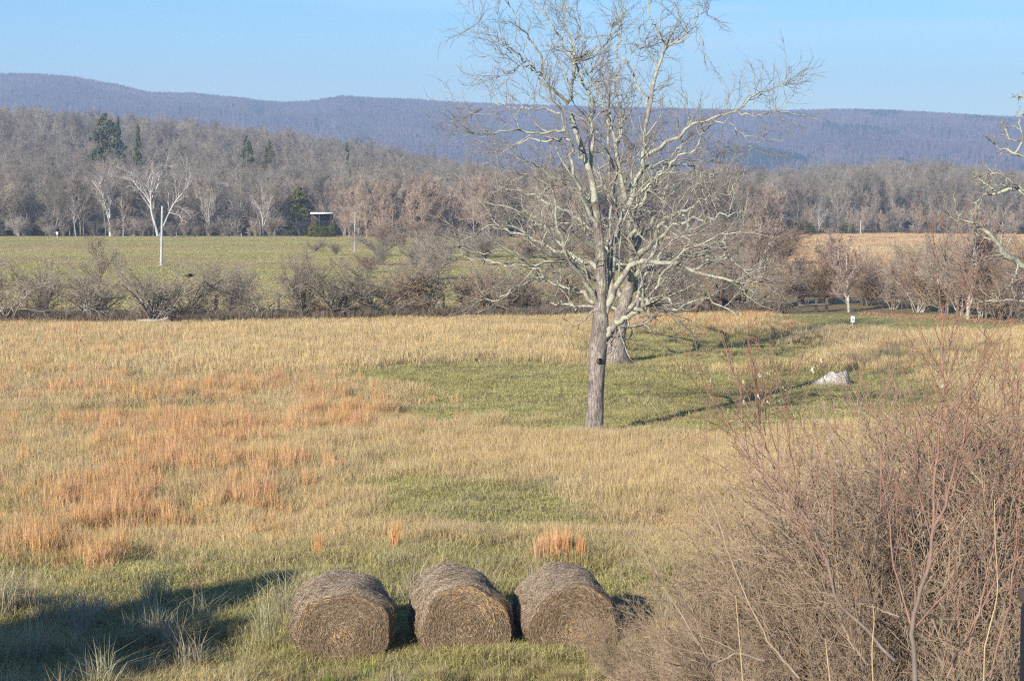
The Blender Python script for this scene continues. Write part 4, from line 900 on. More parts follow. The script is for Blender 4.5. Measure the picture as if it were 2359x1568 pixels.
P1, R1 = grow(P0, R0, 8, .3, 1, (.5, 1.2), .2, 6, .25, .05, .45, .010, r3); P2, R2 = grow(P1, R1, 5, .2, 1, (.5, 1.1), .45, 5, .25, .05, .6, .006, r3); P3, R3 = grow(P2, R2, 2, .2, 1, (.5, 1.1), .5, 3, .22, .05, .6, .0035, r3)
tag(ob('twigs', tube_mesh('twigs', [(P1, R1, 5, .2, .5, .9), (P2, R2, 4, .5, .8, .5), (P3, R3, 3, 1, 1, 0)], [m_limb]), rt_), kind='stuff')

# ------------------------------------------------------------------ hedgerow bushes
HB = [shrub_mesh('bush', 200, 3.0, m_hedge, 9, 8, 7, 4, 1.0, .0075, .05), shrub_mesh('bush', 201, 2.7, m_hedge, 10, 8, 7, 4, .95, .0075, .045), shrub_mesh('bush', 202, 3.2, m_hedge, 8, 9, 7, 4, .95, .0075, .06), shrub_mesh('bush', 203, 2.4, m_brush, 16, 7, 8, 4, .75, .0085, .03)]
ORD = ['first', 'second', 'third', 'fourth', 'fifth', 'sixth', 'seventh', 'eighth', 'ninth', 'tenth', 'eleventh', 'twelfth', 'thirteenth', 'fourteenth', 'fifteenth', 'sixteenth', 'seventeenth', 'eighteenth', 'nineteenth', 'twentieth', 'last']
hed = [(-70, 97, 1, 3.2), (10, 96.5, 0, 3.3), (100, 98, 1, 2.8), (200, 97.5, 0, 3.2), (345, 96.8, 2, 3.6), (420, 97.8, 0, 3.0), (600, 98.6, 0, 2.9), (690, 98.6, 1, 3.2), (770, 99, 2, 3.2), (870, 100, 0, 3.2), (930, 101, 3, 2.6), (1000, 101, 1, 3.0), (1085, 102, 3, 2.6), (1130, 102, 0, 2.8), (1200, 103, 3, 2.3), (1300, 104, 3, 2.4), (1500, 104, 1, 2.7), (1580, 104, 0, 3.0), (1660, 104.5, 1, 3.0), (1730, 105, 0, 3.1)]
HH = [3.0, 2.7, 3.2, 2.4]
for k_, (u, Y, kd, h) in enumerate(hed):
    p = pt(u, Y); s = h/HH[kd]
    o = ob('hedge_bush', HB[kd], loc=tuple(p)); o.rotation_euler = (0, 0, RNG.uniform(0, 6.28)); o.scale = (s*1.12, s*1.12, s)
    tag(o, 'bare tangled bush, %s from the left in the hedgerow along the meadow' % ORD[k_], 'bush', 'bushes of the hedgerow')
# sapling standing up out of the left hedgerow
single(bare_tree('hedge_sapling', 95, 4.6, m_hedge, limbs=16, spread=.42, l2=8, l3=5, l4=3, up=.35, tr=.055, tw=.008, t0=.35), 'hedge_sapling', 228, 97.2, 4.3, 4.6, 'fan topped bare sapling rising above the left hedgerow', 'tree')
# bushes beyond the hedge, out on the far field
for k_, (u, Y, kd, h, lb) in enumerate([(397, 338, 1, 2.5, 'dark round bush alone at the far edge of the mown field'), (725, 250, 0, 1.9, 'grey bush in the mown field, left of the twin bushes by the thin pole'), (775, 235, 1, 1.6, 'small reddish bush in the mown field near the thin pole'),
        (880, 200, 0, 2.2, 'wide grey bush beyond the hedgerow left of centre'), (850, 180, 3, 1.9, 'reddish bush beyond the hedgerow below the thin pole'), (960, 190, 1, 2.6, 'brown bush beyond the hedgerow, under the centre saplings'), (1030, 215, 2, 3.2, 'tall brown bush beyond the hedgerow left of the oak'), (910, 165, 0, 1.7, 'low brown bush between hedgerow and far field left of centre'),
        (1110, 200, 1, 3.4, 'purple grey bush behind the left oak branches'), (1200, 230, 0, 3.6, 'broad bush behind the oak crown, left side'), (1300, 220, 1, 3.6, 'broad bush behind the big lone tree'), (1420, 230, 2, 3.8, 'broad bush behind the oak trunk'), (1520, 210, 0, 3.6, 'broad brown bush behind the oak crown, right side'), (1610, 190, 2, 3.6, 'brown bush behind the right oak branches'),
        (1910, 375, 1, 1.6, 'small round bush alone on the golden field'), (1700, 160, 0, 3.4, 'pale brown bush behind the tips of the right oak branches'), (1780, 150, 2, 3.0, 'pale brown bush at the left end of the golden field'), (1864, 350, 3, .8, 'tiny bush low on the golden field')]):
    p = pt(u, Y); s = h/HH[kd]; o = ob('field_bush', HB[kd], loc=tuple(p)); o.rotation_euler = (0, 0, RNG.uniform(0, 6.28)); o.scale = (s*1.3, s*1.3, s); tag(o, lb, 'bush', 'bushes out on the far fields')
m_pale, _, _ = wood('pale_streamside_bark', (.36, .33, .29), (.30, .215, .18), None, .5, .15, 3)
RB = [shrub_mesh('streamside_bush', 210, 3.2, m_pale, 16, 8, 8, 5, .8, .009, .035), shrub_mesh('streamside_bush', 211, 2.8, m_brush, 18, 7, 8, 5, .75, .009, .03), shrub_mesh('streamside_bush', 212, 3.8, m_hedge, 12, 9, 8, 5, .8, .009, .05)]
rbs = [(1800, 112, 1, 2.5), (1850, 116, 0, 2.6), (1905, 115, 1, 2.5), (2000, 114, 1, 2.5), (2060, 110, 2, 2.7), (2120, 107, 0, 3.1), (2170, 106, 1, 3.4), (2215, 102, 2, 3.6), (2262, 100, 0, 3.2), (2310, 98, 1, 2.9), (2360, 97, 2, 2.9), (2410, 96, 0, 3.2), (2010, 120, 2, 3), (2150, 118, 2, 4.0), (2290, 112, 2, 4.2), (2370, 110, 1, 4.0)]
for k_, (u, Y, kd, h) in enumerate(rbs):
    p = pt(u, Y); s = h/(3.2, 2.8, 3.8)[kd]; o = ob('streamside_bush', RB[kd], loc=tuple(p)); o.rotation_euler = (0, 0, RNG.uniform(0, 6.28)); o.scale = (s, s, s)
    tag(o, 'bare bush behind the right lawn, %s from left in the %s row' % (ORD[k_ if k_ < 12 else k_-12], 'front' if k_ < 12 else 'back'), 'bush', 'bushes behind the lawn')
RT1 = bare_tree('slender_tree', 96, 6, m_pale, limbs=10, spread=.45, l2=8, l3=5, l4=3, up=.4, tr=.12, tw=.016, t0=.12, wig=.2, fork=3)
single(RT1, 'slender_tree', 1957, 107, 4.0, 6, 'small bare tree with a pale trunk at the edge of the lawn', 'tree')
single(RT1, 'slender_tree', 1920, 116, 4.3, 6, 'thin pale tree behind the short rail fence', 'tree', 2)
single(bare_tree('slender_tree', 97, 8, m_hedge, limbs=14, spread=.34, l2=7, l3=5, l4=2, up=.45, tr=.09, tw=.010, t0=.2), 'slender_tree', 2185, 104, 6.3, 8, 'tallest upright grey tree among the bushes right of the golden field', 'tree')
single(RT1, 'slender_tree', 2232, 99, 5.6, 6, 'crooked grey tree at the right edge of the lawn, under the reaching limbs', 'tree', 4)
single(RT1, 'slender_tree', 1745, 112, 6.0, 6, 'pale fan shaped tree behind the tips of the right oak branches', 'tree', 5)

rh = np.random.default_rng(88)
for k_ in range(6):
    u = -90+k_*330+rh.uniform(-30, 30)
    if 470 < u < 540: continue
    p = pt(u, float(np.interp(u, [-90, 500, 1000, 1790], [99.5, 100.3, 103, 108]))+rh.uniform(0, 2)); kd = int(rh.integers(0, 4)); s = rh.uniform(2.0, 2.9)/HH[kd]
    o = ob('hedge_bush', HB[kd], loc=tuple(p)); o.rotation_euler = (0, 0, rh.uniform(0, 6.28)); o.scale = (s*1.3, s*1.3, s)
    tag(o, 'smaller bare bush filling the gaps behind the front row of the hedgerow', 'bush', 'small bushes at the back of the hedgerow')
for k_ in range(24):
    u = -70+k_*78+rh.uniform(-25, 25)
    if 475 < u < 525: continue
    p = pt(u, float(np.interp(u, [-90, 500, 1000, 1790], [96.8, 98.0, 101, 106]))+rh.uniform(-.5, .6)); kd = int(rh.integers(0, 4)); s = rh.uniform(.7, 1.3)/HH[kd]
    o = ob('hedge_bush', HB[kd], loc=tuple(p)); o.rotation_euler = (rh.normal(0, .2), rh.normal(0, .2), rh.uniform(0, 6.28)); o.scale = (s*1.8, s*1.8, s)
    tag(o, 'low tangle of bare twigs at the foot of the hedgerow', 'bush', 'low tangles at the foot of the hedgerow')
for k_ in range(46):
    u = rh.uniform(850, 1800); Y = rh.uniform(150, 330); p = pt(u, Y); kd = int(rh.integers(0, 4)); s = rh.uniform(2.2, 4.4)/HH[kd]
    o = ob('field_bush', HB[kd], loc=tuple(p)); o.rotation_euler = (0, 0, rh.uniform(0, 6.28)); o.scale = (s*1.3, s*1.3, s)
    tag(o, 'bare brown bush in the brushy ground behind the two big trees', 'bush', 'bushes of the brushy ground behind the big trees')
# low dark thatch and dead stalks along the foot of the hedgerow, dead leaves by the lawn
r4 = np.random.default_rng(81)
TH = [blades('weed_clump', 50, .35, .25, .75, .016, .5, 160+k, .4) for k in range(3)]
n = 2600; u = r4.uniform(-80, 1790, n); Y = np.interp(u, [-80, 500, 1000, 1790], [97.6, 98.2, 101, 106])+r4.normal(0, .7, n); x = (u-1179)/FD*Y
tn = np.array([.20, .16, .12])*r4.uniform(.6, 1.6, n)[:, None]; s_ = r4.uniform(.6, 1.2, n)
scatter('hedge_bottom_weeds', np.stack([x, Y, gz(x, Y)], -1), np.stack([0*x, 0*x, r4.uniform(0, 6, n)], -1), np.stack([s_*1.3, s_*1.3, s_], -1), r4.integers(0, 3, n), TH, tn, 'dark dead weeds along the foot of the hedgerow')
LFM = blades('leaf_litter', 60, .4, .02, .10, .06, 1.2, 170, 1.0)
n = 620; u = r4.uniform(1990, 2450, n); Y = np.interp(u, [1800, 1950, 2100, 2450], [108, 107, 101, 95])+r4.normal(0, .9, n)+.6; x = (u-1179)/FD*Y
tn = np.array([.40, .24, .16])*r4.uniform(.6, 1.3, n)[:, None]
scatter('dead_leaves', np.stack([x, Y, gz(x, Y)], -1), np.stack([0*x, 0*x, r4.uniform(0, 6, n)], -1), np.ones((n, 3)), np.zeros(n), [LFM], tn, 'russet dead leaves drifted along the edge of the lawn')

# ------------------------------------------------------------------ stump, log, bird
m_stump, t, b, out = newmat('bleached_stump_wood'); n1 = noise(t, 16, 5, .6, sc=(1, 1, .2)); b.inputs['Roughness'].default_value = .8
t.links.new(ramp(t, n1, [(.3, (.15, .13, .12)), (.5, (.33, .31, .295)), (.7, (.50, .48, .47))]), b.inputs['Base Color']); bump(t, b, n1, 1, .04)
gs = ground(1930, 886); ss = gs[1]/FD
k = 64; rows = 26; th = np.arange(k)/k*2*PI
V = []
for i in range(rows):
    s = i/(rows-1); zz = .52*s; prof = (.33+.14*(1-s)**3)*np.sqrt(1-.35*s**6)
    roots = (1-s)**1.4*(1.5*np.exp(-((np.mod(th-2.9+PI, 2*PI)-PI)/.35)**2)*1.6+.45*np.maximum(0, np.sin(th*5+.5))**3)
    rr = prof*(1+roots)*(1+.10*np.sin(th*17+s*2)+.06*np.sin(th*29+1))
    top = (.035*np.sin(th*2+1)+.02*np.sin(th*7))*s**3
    V.append(np.stack([rr*np.cos(th), rr*np.sin(th)*.85, zz+top-.08], -1))
for q, dz in ((.75, -.05), (.45, -.22), (.1, -.3)): V.append(np.stack([V[25][:, 0]*q, V[25][:, 1]*q, V[25][:, 2]+dz], -1))
V = np.concatenate(V); i_ = np.arange(len(V)).reshape(-1, k); a, b_ = i_[:-1], i_[1:]
o = ob('tree_stump', mesh_np('tree_stump', V, np.stack([a, np.roll(a, -1, 1), np.roll(b_, -1, 1), b_], -1).reshape(-1, 4), [m_stump], True), loc=tuple(gs)); tag(o, 'bleached grey tree stump with spreading roots on the green grass', 'stump')
# fallen pale log by the left hedgerow
a = pt(333, 96.2); P = np.array([[a+[-.4, 0, .12], a+[.1, -.05, .16], a+[.6, .05, .14], a+[1.1, .1, .3]]]); R = np.array([[.10, .11, .09, .05]])
lg = thing('fallen_log', 'short pale fallen log at the foot of the fifth hedgerow bush', 'log', (0, 0, 0))
ob('log_body', tube_mesh('log_body', [(P, R, 10, 0, 0, 0)], [m_stump]), lg)
P1, R1 = grow(P, R, 6, .3, 1, (.5, 1), .5, 5, .2, .3, .4, .015, r4); ob('branch', tube_mesh('branch', [(P1, R1, 4, 0, 0, 0)], [m_stump]), lg)
# the dark bird over the hedge
m_bird = plain('dark_brown_feathers', (.055, .035, .03), .8)
bp = at(437, 635, 96.0)
bd = thing('bird', 'dark brown bird gliding low over the left hedgerow', 'bird', tuple(bp), .1)
P = np.array([[(-.27, 0, .0), (-.18, 0, .0), (-.05, 0, -.01), (.08, 0, 0), (.15, 0, .02), (.19, 0, .035), (.24, 0, .02)]]); R = np.array([[.025, .04, .065, .06, .04, .038, .004]])
ob('body', tube_mesh('body', [(P, R, 12, 0, 0, 0)], [m_bird]), bd)
for s in (-1, 1):
    W = [(.10, s*.03, .02), (-.08, s*.03, .01), (-.12, s*.25, .07), (.06, s*.25, .09), (-.13, s*.5, .03), (-.02, s*.52, .05)]
    W = W+[(x, y, z+.014) for x, y, z in W]
    F = [[0, 1, 2, 3], [3, 2, 4, 5], [6, 9, 8, 7], [9, 11, 10, 8], [0, 3, 9, 6], [3, 5, 11, 9], [1, 7, 8, 2], [2, 8, 10, 4], [4, 10, 11, 5], [0, 6, 7, 1]]
    ob('wing', mesh_np('wing', W, np.array(F), [m_bird]), bd)
V = [(-.25, -.02, 0), (-.25, .02, 0), (-.42, .07, .0), (-.42, -.07, .0), (-.25, -.02, .012), (-.25, .02, .012), (-.42, .07, .01), (-.42, -.07, .01)]
ob('tail', mesh_np('tail', V, np.array([[0, 1, 2, 3], [7, 6, 5, 4], [0, 4, 5, 1], [1, 5, 6, 2], [2, 6, 7, 3], [3, 7, 4, 0]]), [m_bird]), bd)

# ------------------------------------------------------------------ hay bales
def hay_mat(name, stops):
    m, t, b, out = newmat(name); b.inputs['Roughness'].default_value = .75
    at_ = t.nodes.new('ShaderNodeAttribute'); at_.attribute_name = 'hue'
    c = ramp(t, at_.outputs['Fac'], stops)
    n1 = noise(t, 26, 5, .7); c = mixc(t, 1.0, c, ramp(t, n1, [(.25, (.55, .55, .55)), (.75, (1.3, 1.3, 1.3))]), 'MULTIPLY'); t.links.new(c, b.inputs['Base Color'])
    return m
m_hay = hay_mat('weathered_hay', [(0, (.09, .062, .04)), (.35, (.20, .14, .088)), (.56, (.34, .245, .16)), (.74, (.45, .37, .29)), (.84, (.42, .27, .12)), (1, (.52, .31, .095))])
def ribbons(P, width, nrm, hue, name, parent):
    """P (m,n,3) polylines lying on a surface with normals nrm (m,n,3)"""
    T = norm(np.gradient(P, axis=1)); S = norm(np.cross(T, nrm)); m, n, _ = P.shape
    w_ = width[:, None, None]
    V = np.stack([P-S*w_, P+S*w_], 2).reshape(-1, 3)
    i = np.arange(m*n*2).reshape(m, n, 2); F = np.stack([i[:, :-1, 0], i[:, :-1, 1], i[:, 1:, 1], i[:, 1:, 0]], -1).reshape(-1, 4)
    o = ob(name, mesh_np(name, V, F, [m_hay], False, attrs={'hue': np.repeat(hue, n*2)}), parent); o['kind'] = 'stuff'; return o
LB = ['left round hay bale, lowest of the three, with an orange core in its weathered end', 'middle round hay bale between the two others, with a golden core', 'right round hay bale half hidden behind the grey brush']
for bi, (gp, (q_, wpx)) in enumerate(zip(bale_c, BALES)):
    rb = np.random.default_rng(300+bi)
    R_ = wpx*.5*gp[1]/FD*.98; Lb = 1.55; sq = (.90, .92, .91)[bi]
    bl = thing('hay_bale', LB[bi], 'hay bale', (gp[0], gp[1], gp[2]), (.10, .16, .14)[bi], 'round hay bales')
    cz = R_*sq-.17
    def surf(th, yy, extra=0):
        r = R_*(1-.10*smooth(.78, 1, np.abs(yy/(Lb/2)))**1.5)+extra
        lump = .028*np.sin(th*3+bi*2)+.018*np.sin(th*7+yy*3)+.02*np.sin(yy*9+bi)
        zz = np.sin(th)*(r+lump)*sq; zz = np.where(zz < -R_*.75, -R_*.75+(zz+R_*.75)*.3, zz)
        return np.stack([np.cos(th)*(r+lump)*(1+.04*(np.sin(th) < 0)*-np.sin(th)), yy+Lb/2, cz+zz], -1)
    k = 96; nr = 40; th = np.arange(k)/k*2*PI; yy = np.linspace(-Lb/2, Lb/2, nr)
    TH_, YY_ = np.meshgrid(th, yy); extra = (fbm(TH_*5+bi*9, YY_*14, 400, 3)-.5)*.05
    # wrap seam: noise must close round the ring
    wgt = smooth(0, 1.2, TH_)*(1-smooth(5.08, 6.28, TH_)); V = surf(TH_, YY_, extra*wgt).reshape(-1, 3)
    i = np.arange(nr*k).reshape(nr, k); a, b_ = i[:-1], i[1:]
    F = np.stack([a, np.roll(a, -1, 1), np.roll(b_, -1, 1), b_], -1).reshape(-1, 4)
    hue = np.clip(.30+.5*fbm(TH_*3, YY_*25, 410+bi, 3)-.1+.22*smooth(.3, 1, np.sin(TH_)), 0, .8).ravel()  # sunlight on the top put into the colour: hue turns paler upward
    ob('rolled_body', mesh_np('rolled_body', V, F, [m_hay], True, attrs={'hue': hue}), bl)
    # end faces with concentric layers
    for sgn, nm in ((-1, 'front_end'), (1, 'rear_end')):
        nq = 46; q = np.linspace(0, 1, nq); Q, T_ = np.meshgrid(q, th, indexing='ij')
        rim = surf(th, np.full(k, sgn*Lb/2*.985))
        cen = np.array([0, Lb/2+sgn*Lb/2*.985, cz-.02]); bul = sgn*(.06*(1-Q**2)+.018*np.sin(Q*38+T_*1.0)*(Q > .05)+.075*(fbm(Q*6+3, T_*2*np.minimum(1, (6.283-T_)), 420, 2)-.5))
        V = cen+(rim[None]-cen)*Q[..., None]; V[..., 1] += bul
        if sgn > 0: V = V
        hue = np.clip(.25+.35*fbm(Q*22, T_*np.minimum(1, 6.283-T_)*1.4, 430+bi, 3)+.75*np.exp(-(Q/.24)**2)+.3*np.exp(-((Q-.62)/.1)**2)*smooth(.1, .8, np.sin(T_)*.5+.5)*(.6+.4*np.sin(T_*2)), 0, 1).ravel()
        i = np.arange(nq*k).reshape(nq, k); a, b_ = i[:-1], i[1:]
        F = np.stack([a, b_, np.roll(b_, -1, 1), np.roll(a, -1, 1)], -1).reshape(-1, 4)
        if sgn > 0: F = F[:, ::-1]
        ob(nm, mesh_np(nm, V.reshape(-1, 3), F, [m_hay], True, attrs={'hue': hue}), bl)
    # loose stalks over the body: run round it
    m_ = 8000; n = 5; t0 = rb.uniform(-.35, PI+.35, m_); y0_ = rb.uniform(-Lb/2, Lb/2, m_); ln = rb.uniform(.1, .55, m_)*rb.choice([-1, 1], m_); sl = rb.normal(0, .10, m_)
    s = np.linspace(0, 1, n); tt = t0[:, None]+ln[:, None]*s[None]; y_ = np.clip(y0_[:, None]+sl[:, None]*s[None]*2, -Lb/2*1.02, Lb/2*1.02)
    P = surf(tt, y_, .012+.03*rb.random(m_)[:, None]*np.abs(s-.4)[None]*2); nrm = np.stack([np.cos(tt), 0*tt, np.sin(tt)], -1)
    ribbons(P, rb.uniform(.0014, .0036, m_), norm(nrm+rb.normal(0, .35, nrm.shape)), np.clip(rb.normal(.57, .10, m_)+.14*np.sin(t0), 0, .78), 'loose_straw', bl)  # upper stalks coloured paler too, painting in the sunlit top
    # and over the front end: curved round the core, some sticking out
    m_ = 8500; q0 = np.sqrt(rb.random(m_))*1.0; t0 = rb.uniform(0, 2*PI, m_); ln = rb.uniform(.08, .5, m_)/np.maximum(q0, .25)*rb.choice([-1, 1], m_)*.8; dq = rb.normal(0, .07, m_)
    tt = t0[:, None]+ln[:, None]*s[None]; qq = np.clip(q0[:, None]+dq[:, None]*s[None], .01, 1.03)
    rim = surf(tt, np.full_like(tt, -Lb/2*.985)); cen = np.array([0, Lb/2-Lb/2*.985, cz-.02]); P = cen+(rim-cen)*qq[..., None]
    P[..., 1] -= .06*(1-qq**2)+.012+.045*rb.random(m_)[:, None]*np.abs(s-.4)[None]*2
    P[..., 2] -= .06*(s[None]**2)*rb.random(m_)[:, None]
    hue = np.clip(rb.normal(.32, .11, m_)+.09*np.sin(q0*34)+.7*np.exp(-(q0/.2)**2)*(rb.random(m_) < .3)+.5*smooth(.52, .62, fbm(q0*5+bi*3, t0*.8, 440+bi, 2))*(np.sin(t0+.3+bi) > -.2)*(rb.random(m_) < .38), 0, 1)
    ribbons(P, rb.uniform(.0014, .0036, m_), norm(np.array([0, -1., 0])+rb.normal(0, .4, P.shape)), hue, 'loose_straw', bl)

# ------------------------------------------------------------------ tussocks, stalks and rank grass near the bales
r5 = np.random.default_rng(500)
BG = [blades('rank_tussock', 240, .20, .35, .9, .008, .38, 180+k, .8) for k in range(4)]+[blades('green_tuft', 200, .16, .2, .48, .010, .5, 190+k, .8) for k in range(3)]+[blades('dead_stalks', 12, .2, .7, 1.35, .009, .12, 195+k, .1) for k in range(2)]
pts_ = []
for k in range(110):
    u = r5.uniform(-60, 2400); v = 1430+210*r5.random()**.5
    if 640 < u < 1440 and v < 1570: continue
    g = ground(u, v)
    if min(math.hypot(g[0]-b_[0], g[1]-b_[1]-.6) for b_ in bale_c) < .9 and g[1] > 28.0: continue
    kd = r5.choice([0, 1, 2, 3, 4, 5, 6, 7, 8], p=[.16, .16, .16, .16, .08, .08, .08, .06, .06]); pts_.append((g, kd))
for u, v in ((1110, 1505), (1130, 1512), (1085, 1512), (1180, 1500), (880, 1520), (1205, 1470), (820, 1535), (700, 1528), (640, 1440), (655, 1420), (665, 1455), (600, 1470), (1190, 1485), (935, 1490)):
    pts_.append((ground(u, v), 4+int(r5.integers(0, 3)) if 1080 < u < 1140 else int(r5.integers(0, 4))))
for k in range(34): pts_.append((ground(r5.uniform(560, 1560), r5.uniform(1532, 1600)), int(r5.choice([0, 1, 2, 3, 4, 7]))))
G_ = np.array([p[0] for p in pts_]); K_ = np.array([p[1] for p in pts_]); n = len(K_)
tn = np.where(((K_ >= 4) & (K_ < 7))[:, None], np.array([.20, .24, .06]), np.where((K_ >= 7)[:, None], np.array([.44, .36, .20]), np.array([.40, .335, .165])))*r5.uniform(.8, 1.15, n)[:, None]
s_ = r5.uniform(.35, .7, n)
scatter('rank_tussocks', G_, np.stack([r5.normal(0, .15, n), r5.normal(0, .15, n), r5.uniform(0, 6, n)], -1), np.stack([s_, s_, s_*r5.uniform(.5, .85, n)], -1), K_, BG, tn, 'rank dry tussocks and green tufts in front of the bales')
# single rust coloured broomsedge plants above the bales
for u, v, lb in ((909, 1272, 'lone rust coloured grass clump above the gap between left and middle bale'), (1300, 1283, 'rust coloured grass clump right behind the right bale, left of a pair'), (1338, 1292, 'rust coloured grass clump right behind the right bale, right of a pair'), (735, 1285, 'small rust coloured grass clump above the left bale')):
    g = ground(u, v); m1, t, b, out = newmat('rust_grass'); at2 = t.nodes.new('ShaderNodeAttribute'); at2.attribute_name = 'br'
    vv = t.nodes.new('ShaderNodeVectorMath'); vv.operation = 'SCALE'; vv.inputs[0].default_value = (.52, .27, .12); t.links.new(at2.outputs['Fac'], vv.inputs['Scale']); t.links.new(vv.outputs[0], b.inputs['Base Color'])
    o = ob('grass_clump', blades('grass_clump', 150, .09, .35, .62 if u != 909 else .8, .006, .10, int(u), .1, m1), loc=tuple(g)); tag(o, lb, 'grass clump', 'rust coloured grass clumps'); o['kind'] = 'stuff'

# ------------------------------------------------------------------ the brush on the right
BR = [shrub_mesh('brush', 600+k, 3.4, m_brush, 22, 9, 6, 3, .75, .0044, .020, 4) for k in range(3)]
brs = [(1560, 23.5, 1.45), (1640, 25, 2.1), (1700, 22.5, 1.9), (1790, 24.5, 2.7), (1870, 22, 2.9), (1960, 24, 3.2), (2040, 21.5, 3.2), (2120, 24, 3.7), (2210, 22, 3.9), (2300, 24.5, 4.2), (2390, 22, 4.2), (2440, 24, 4.4), (1760, 20.5, 1.7), (1950, 19.5, 2.0), (2150, 19, 2.5), (2350, 19, 3.0), (2250, 27, 4.2), (2050, 26.5, 3.5), (1900, 26.5, 2.8), (1480, 25.2, .95), (1425, 26.4, 1.05)]
BRL = ['low grey brush in front of the right hay bale', 'dense brush with reddish tips']
for k_, (u, Y, h) in enumerate(brs):
    p = pt(u, Y); s = h/3.3; o = ob('brush_shrub', BR[k_ % 3], loc=tuple(p)); o.rotation_euler = (r5.normal(0, .05), r5.normal(0, .05), r5.uniform(0, 6.28)); o.scale = (s*1.0, s*1.0, s)
    if u < 1600: lb = ['low twiggy brush shrub right of the bales, smallest and farthest left', 'low twiggy brush shrub just right of the right bale', 'low grey brush shrub overlapping the right bale'][min(2, [1425, 1480, 1560].index(u))]
    else: 
        row = [('front', 0, 21.2), ('middle', 21.2, 24.1), ('back', 24.1, 40)]; rn, a_, b2 = [q for q in row if q[1] <= Y < q[2]][0]
        lb = 'leafless reddish shrub in the lower right thicket, %s from the left in its %s row' % (ORD[sorted(q[0] for q in brs if a_ <= q[1] < b2 and q[0] >= 1600).index(u)], rn)
    tag(o, lb, 'shrub', 'shrubs of the brush thicket')
# single traced shoots that stand out of the thicket
def hero(lbl, lst, Y0, mat, nsub, sub_len, seed, sub2=3, leaves=(), name='brush_shrub'):
    r = np.random.default_rng(seed); o = thing(name, lbl, 'shrub', (0, 0, 0)); P0, R0 = traced(lst, Y0, 26, .006); R0 = R0*.62
    for k in range(len(P0)): ob('stem', tube_mesh('stem', [(P0[k:k+1], R0[k:k+1], 8, 0 if R0[k, 0] > .015 else .6, .9, 0)], [mat]), o)
    if nsub:
        P1, R1 = grow(P0, R0, nsub, .1, 1, (.3, .8), 1, 6, .07, .25, .45, .0035, r, lenabs=sub_len); P2, R2 = grow(P1, R1, sub2, .15, 1, (.3, .8), .5, 4, .08, .2, .6, .0028, r)
        tag(ob('shoots', tube_mesh('shoots', [(P1, R1, 4, .6, 1, 0), (P2, R2, 3, .9, 1, 0)], [mat]), o), kind='stuff')
    for (u, v, L_) in leaves: leaf_at(o, u, v, Y0, L_, r)
    return o
m_leaf, t, b, out = newmat('pale_dried_leaf'); oi = t.nodes.new('ShaderNodeObjectInfo')
t.links.new(ramp(t, oi.outputs['Random'], [(0, (.30, .30, .21)), (.5, (.24, .26, .14)), (1, (.40, .38, .31))]), b.inputs['Base Color'])
def leaf_mesh():
    n = 7; s = np.linspace(0, 1, n); wv = .27*np.sin(PI*s**.8)*(1-.15*s); V = []
    for i in range(n): V += [(-wv[i], .10*s[i]*(1-s[i])*2-.04*wv[i], s[i]), (0, .10*s[i]*(1-s[i])*4+.03, s[i]), (wv[i], .10*s[i]*(1-s[i])*2-.04*wv[i], s[i])]
    F = []
    for i in range(n-1):
        for j in (0, 1): F.append([i*3+j, i*3+j+1, i*3+j+4, i*3+j+3])
    return mesh_np('leaf', V, np.array(F), [m_leaf], True)
LEAF = leaf_mesh()
def leaf_at(par, u, v, Y, L_, r, nm='leaf'):
    p = at(u, v, Y); o = ob(nm, LEAF, par, tuple(p)); s = L_*.68*Y/FD*r.uniform(.7, 1.25); o.scale = (s, s, s); o.rotation_euler = (r.uniform(-.5, .5), r.uniform(-.6, .6), r.uniform(-.6, .6)); return o
hero('grey stemmed shrub with one very tall red shoot at the right', [([(2112, 1640), (2104, 1500), (2100, 1440), (2115, 1370), (2140, 1300), (2150, 1220), (2178, 1160), (2190, 1105), (2215, 1030), (2230, 950), (2235, 880)], 22, 4),
    ([(2146, 1240), (2150, 1130), (2162, 1000), (2172, 880), (2168, 780), (2165, 700), (2163, 645)], 11, 3), ([(2178, 1160), (2210, 1100), (2250, 1060)], 6, 2), ([(2150, 1220), (2120, 1150), (2115, 1050), (2125, 950)], 6, 2), ([(2180, 1150), (2170, 1050), (2180, 900), (2172, 820)], 5, 2)], 15, m_shoot, 12, .9, 701, 3,
    [(2163, 655, 20), (2168, 895, 24), (2172, 935, 18), (2270, 845, 13), (2283, 880, 10), (2120, 895, 8), (2255, 900, 8)])
hero('red stemmed shrub whose two long shoots cross in front of the stump shadow', [([(2060, 1520), (1990, 1445), (1930, 1385), (1905, 1300), (1875, 1225), (1835, 1160), (1792, 1090), (1757, 1010), (1727, 950), (1700, 890), (1682, 840), (1662, 765)], 14, 2.2),
    ([(1905, 1300), (1850, 1220), (1800, 1160), (1740, 1070), (1690, 995), (1652, 940), (1625, 895), (1608, 860)], 8, 2), ([(1748, 1000), (1752, 960), (1760, 920), (1772, 870)], 4, 1.5), ([(1757, 1010), (1748, 980), (1745, 970)], 5, 3), ([(1727, 975), (1708, 970), (1692, 962)], 3, 1.5),
    ([(1960, 1420), (1880, 1290), (1850, 1200), (1830, 1100), (1815, 1000), (1803, 900)], 5, 2)], 18.5, m_shoot, 12, .8, 702, 3, [(1606, 860, 12), (1678, 875, 14), (1690, 878, 12)])
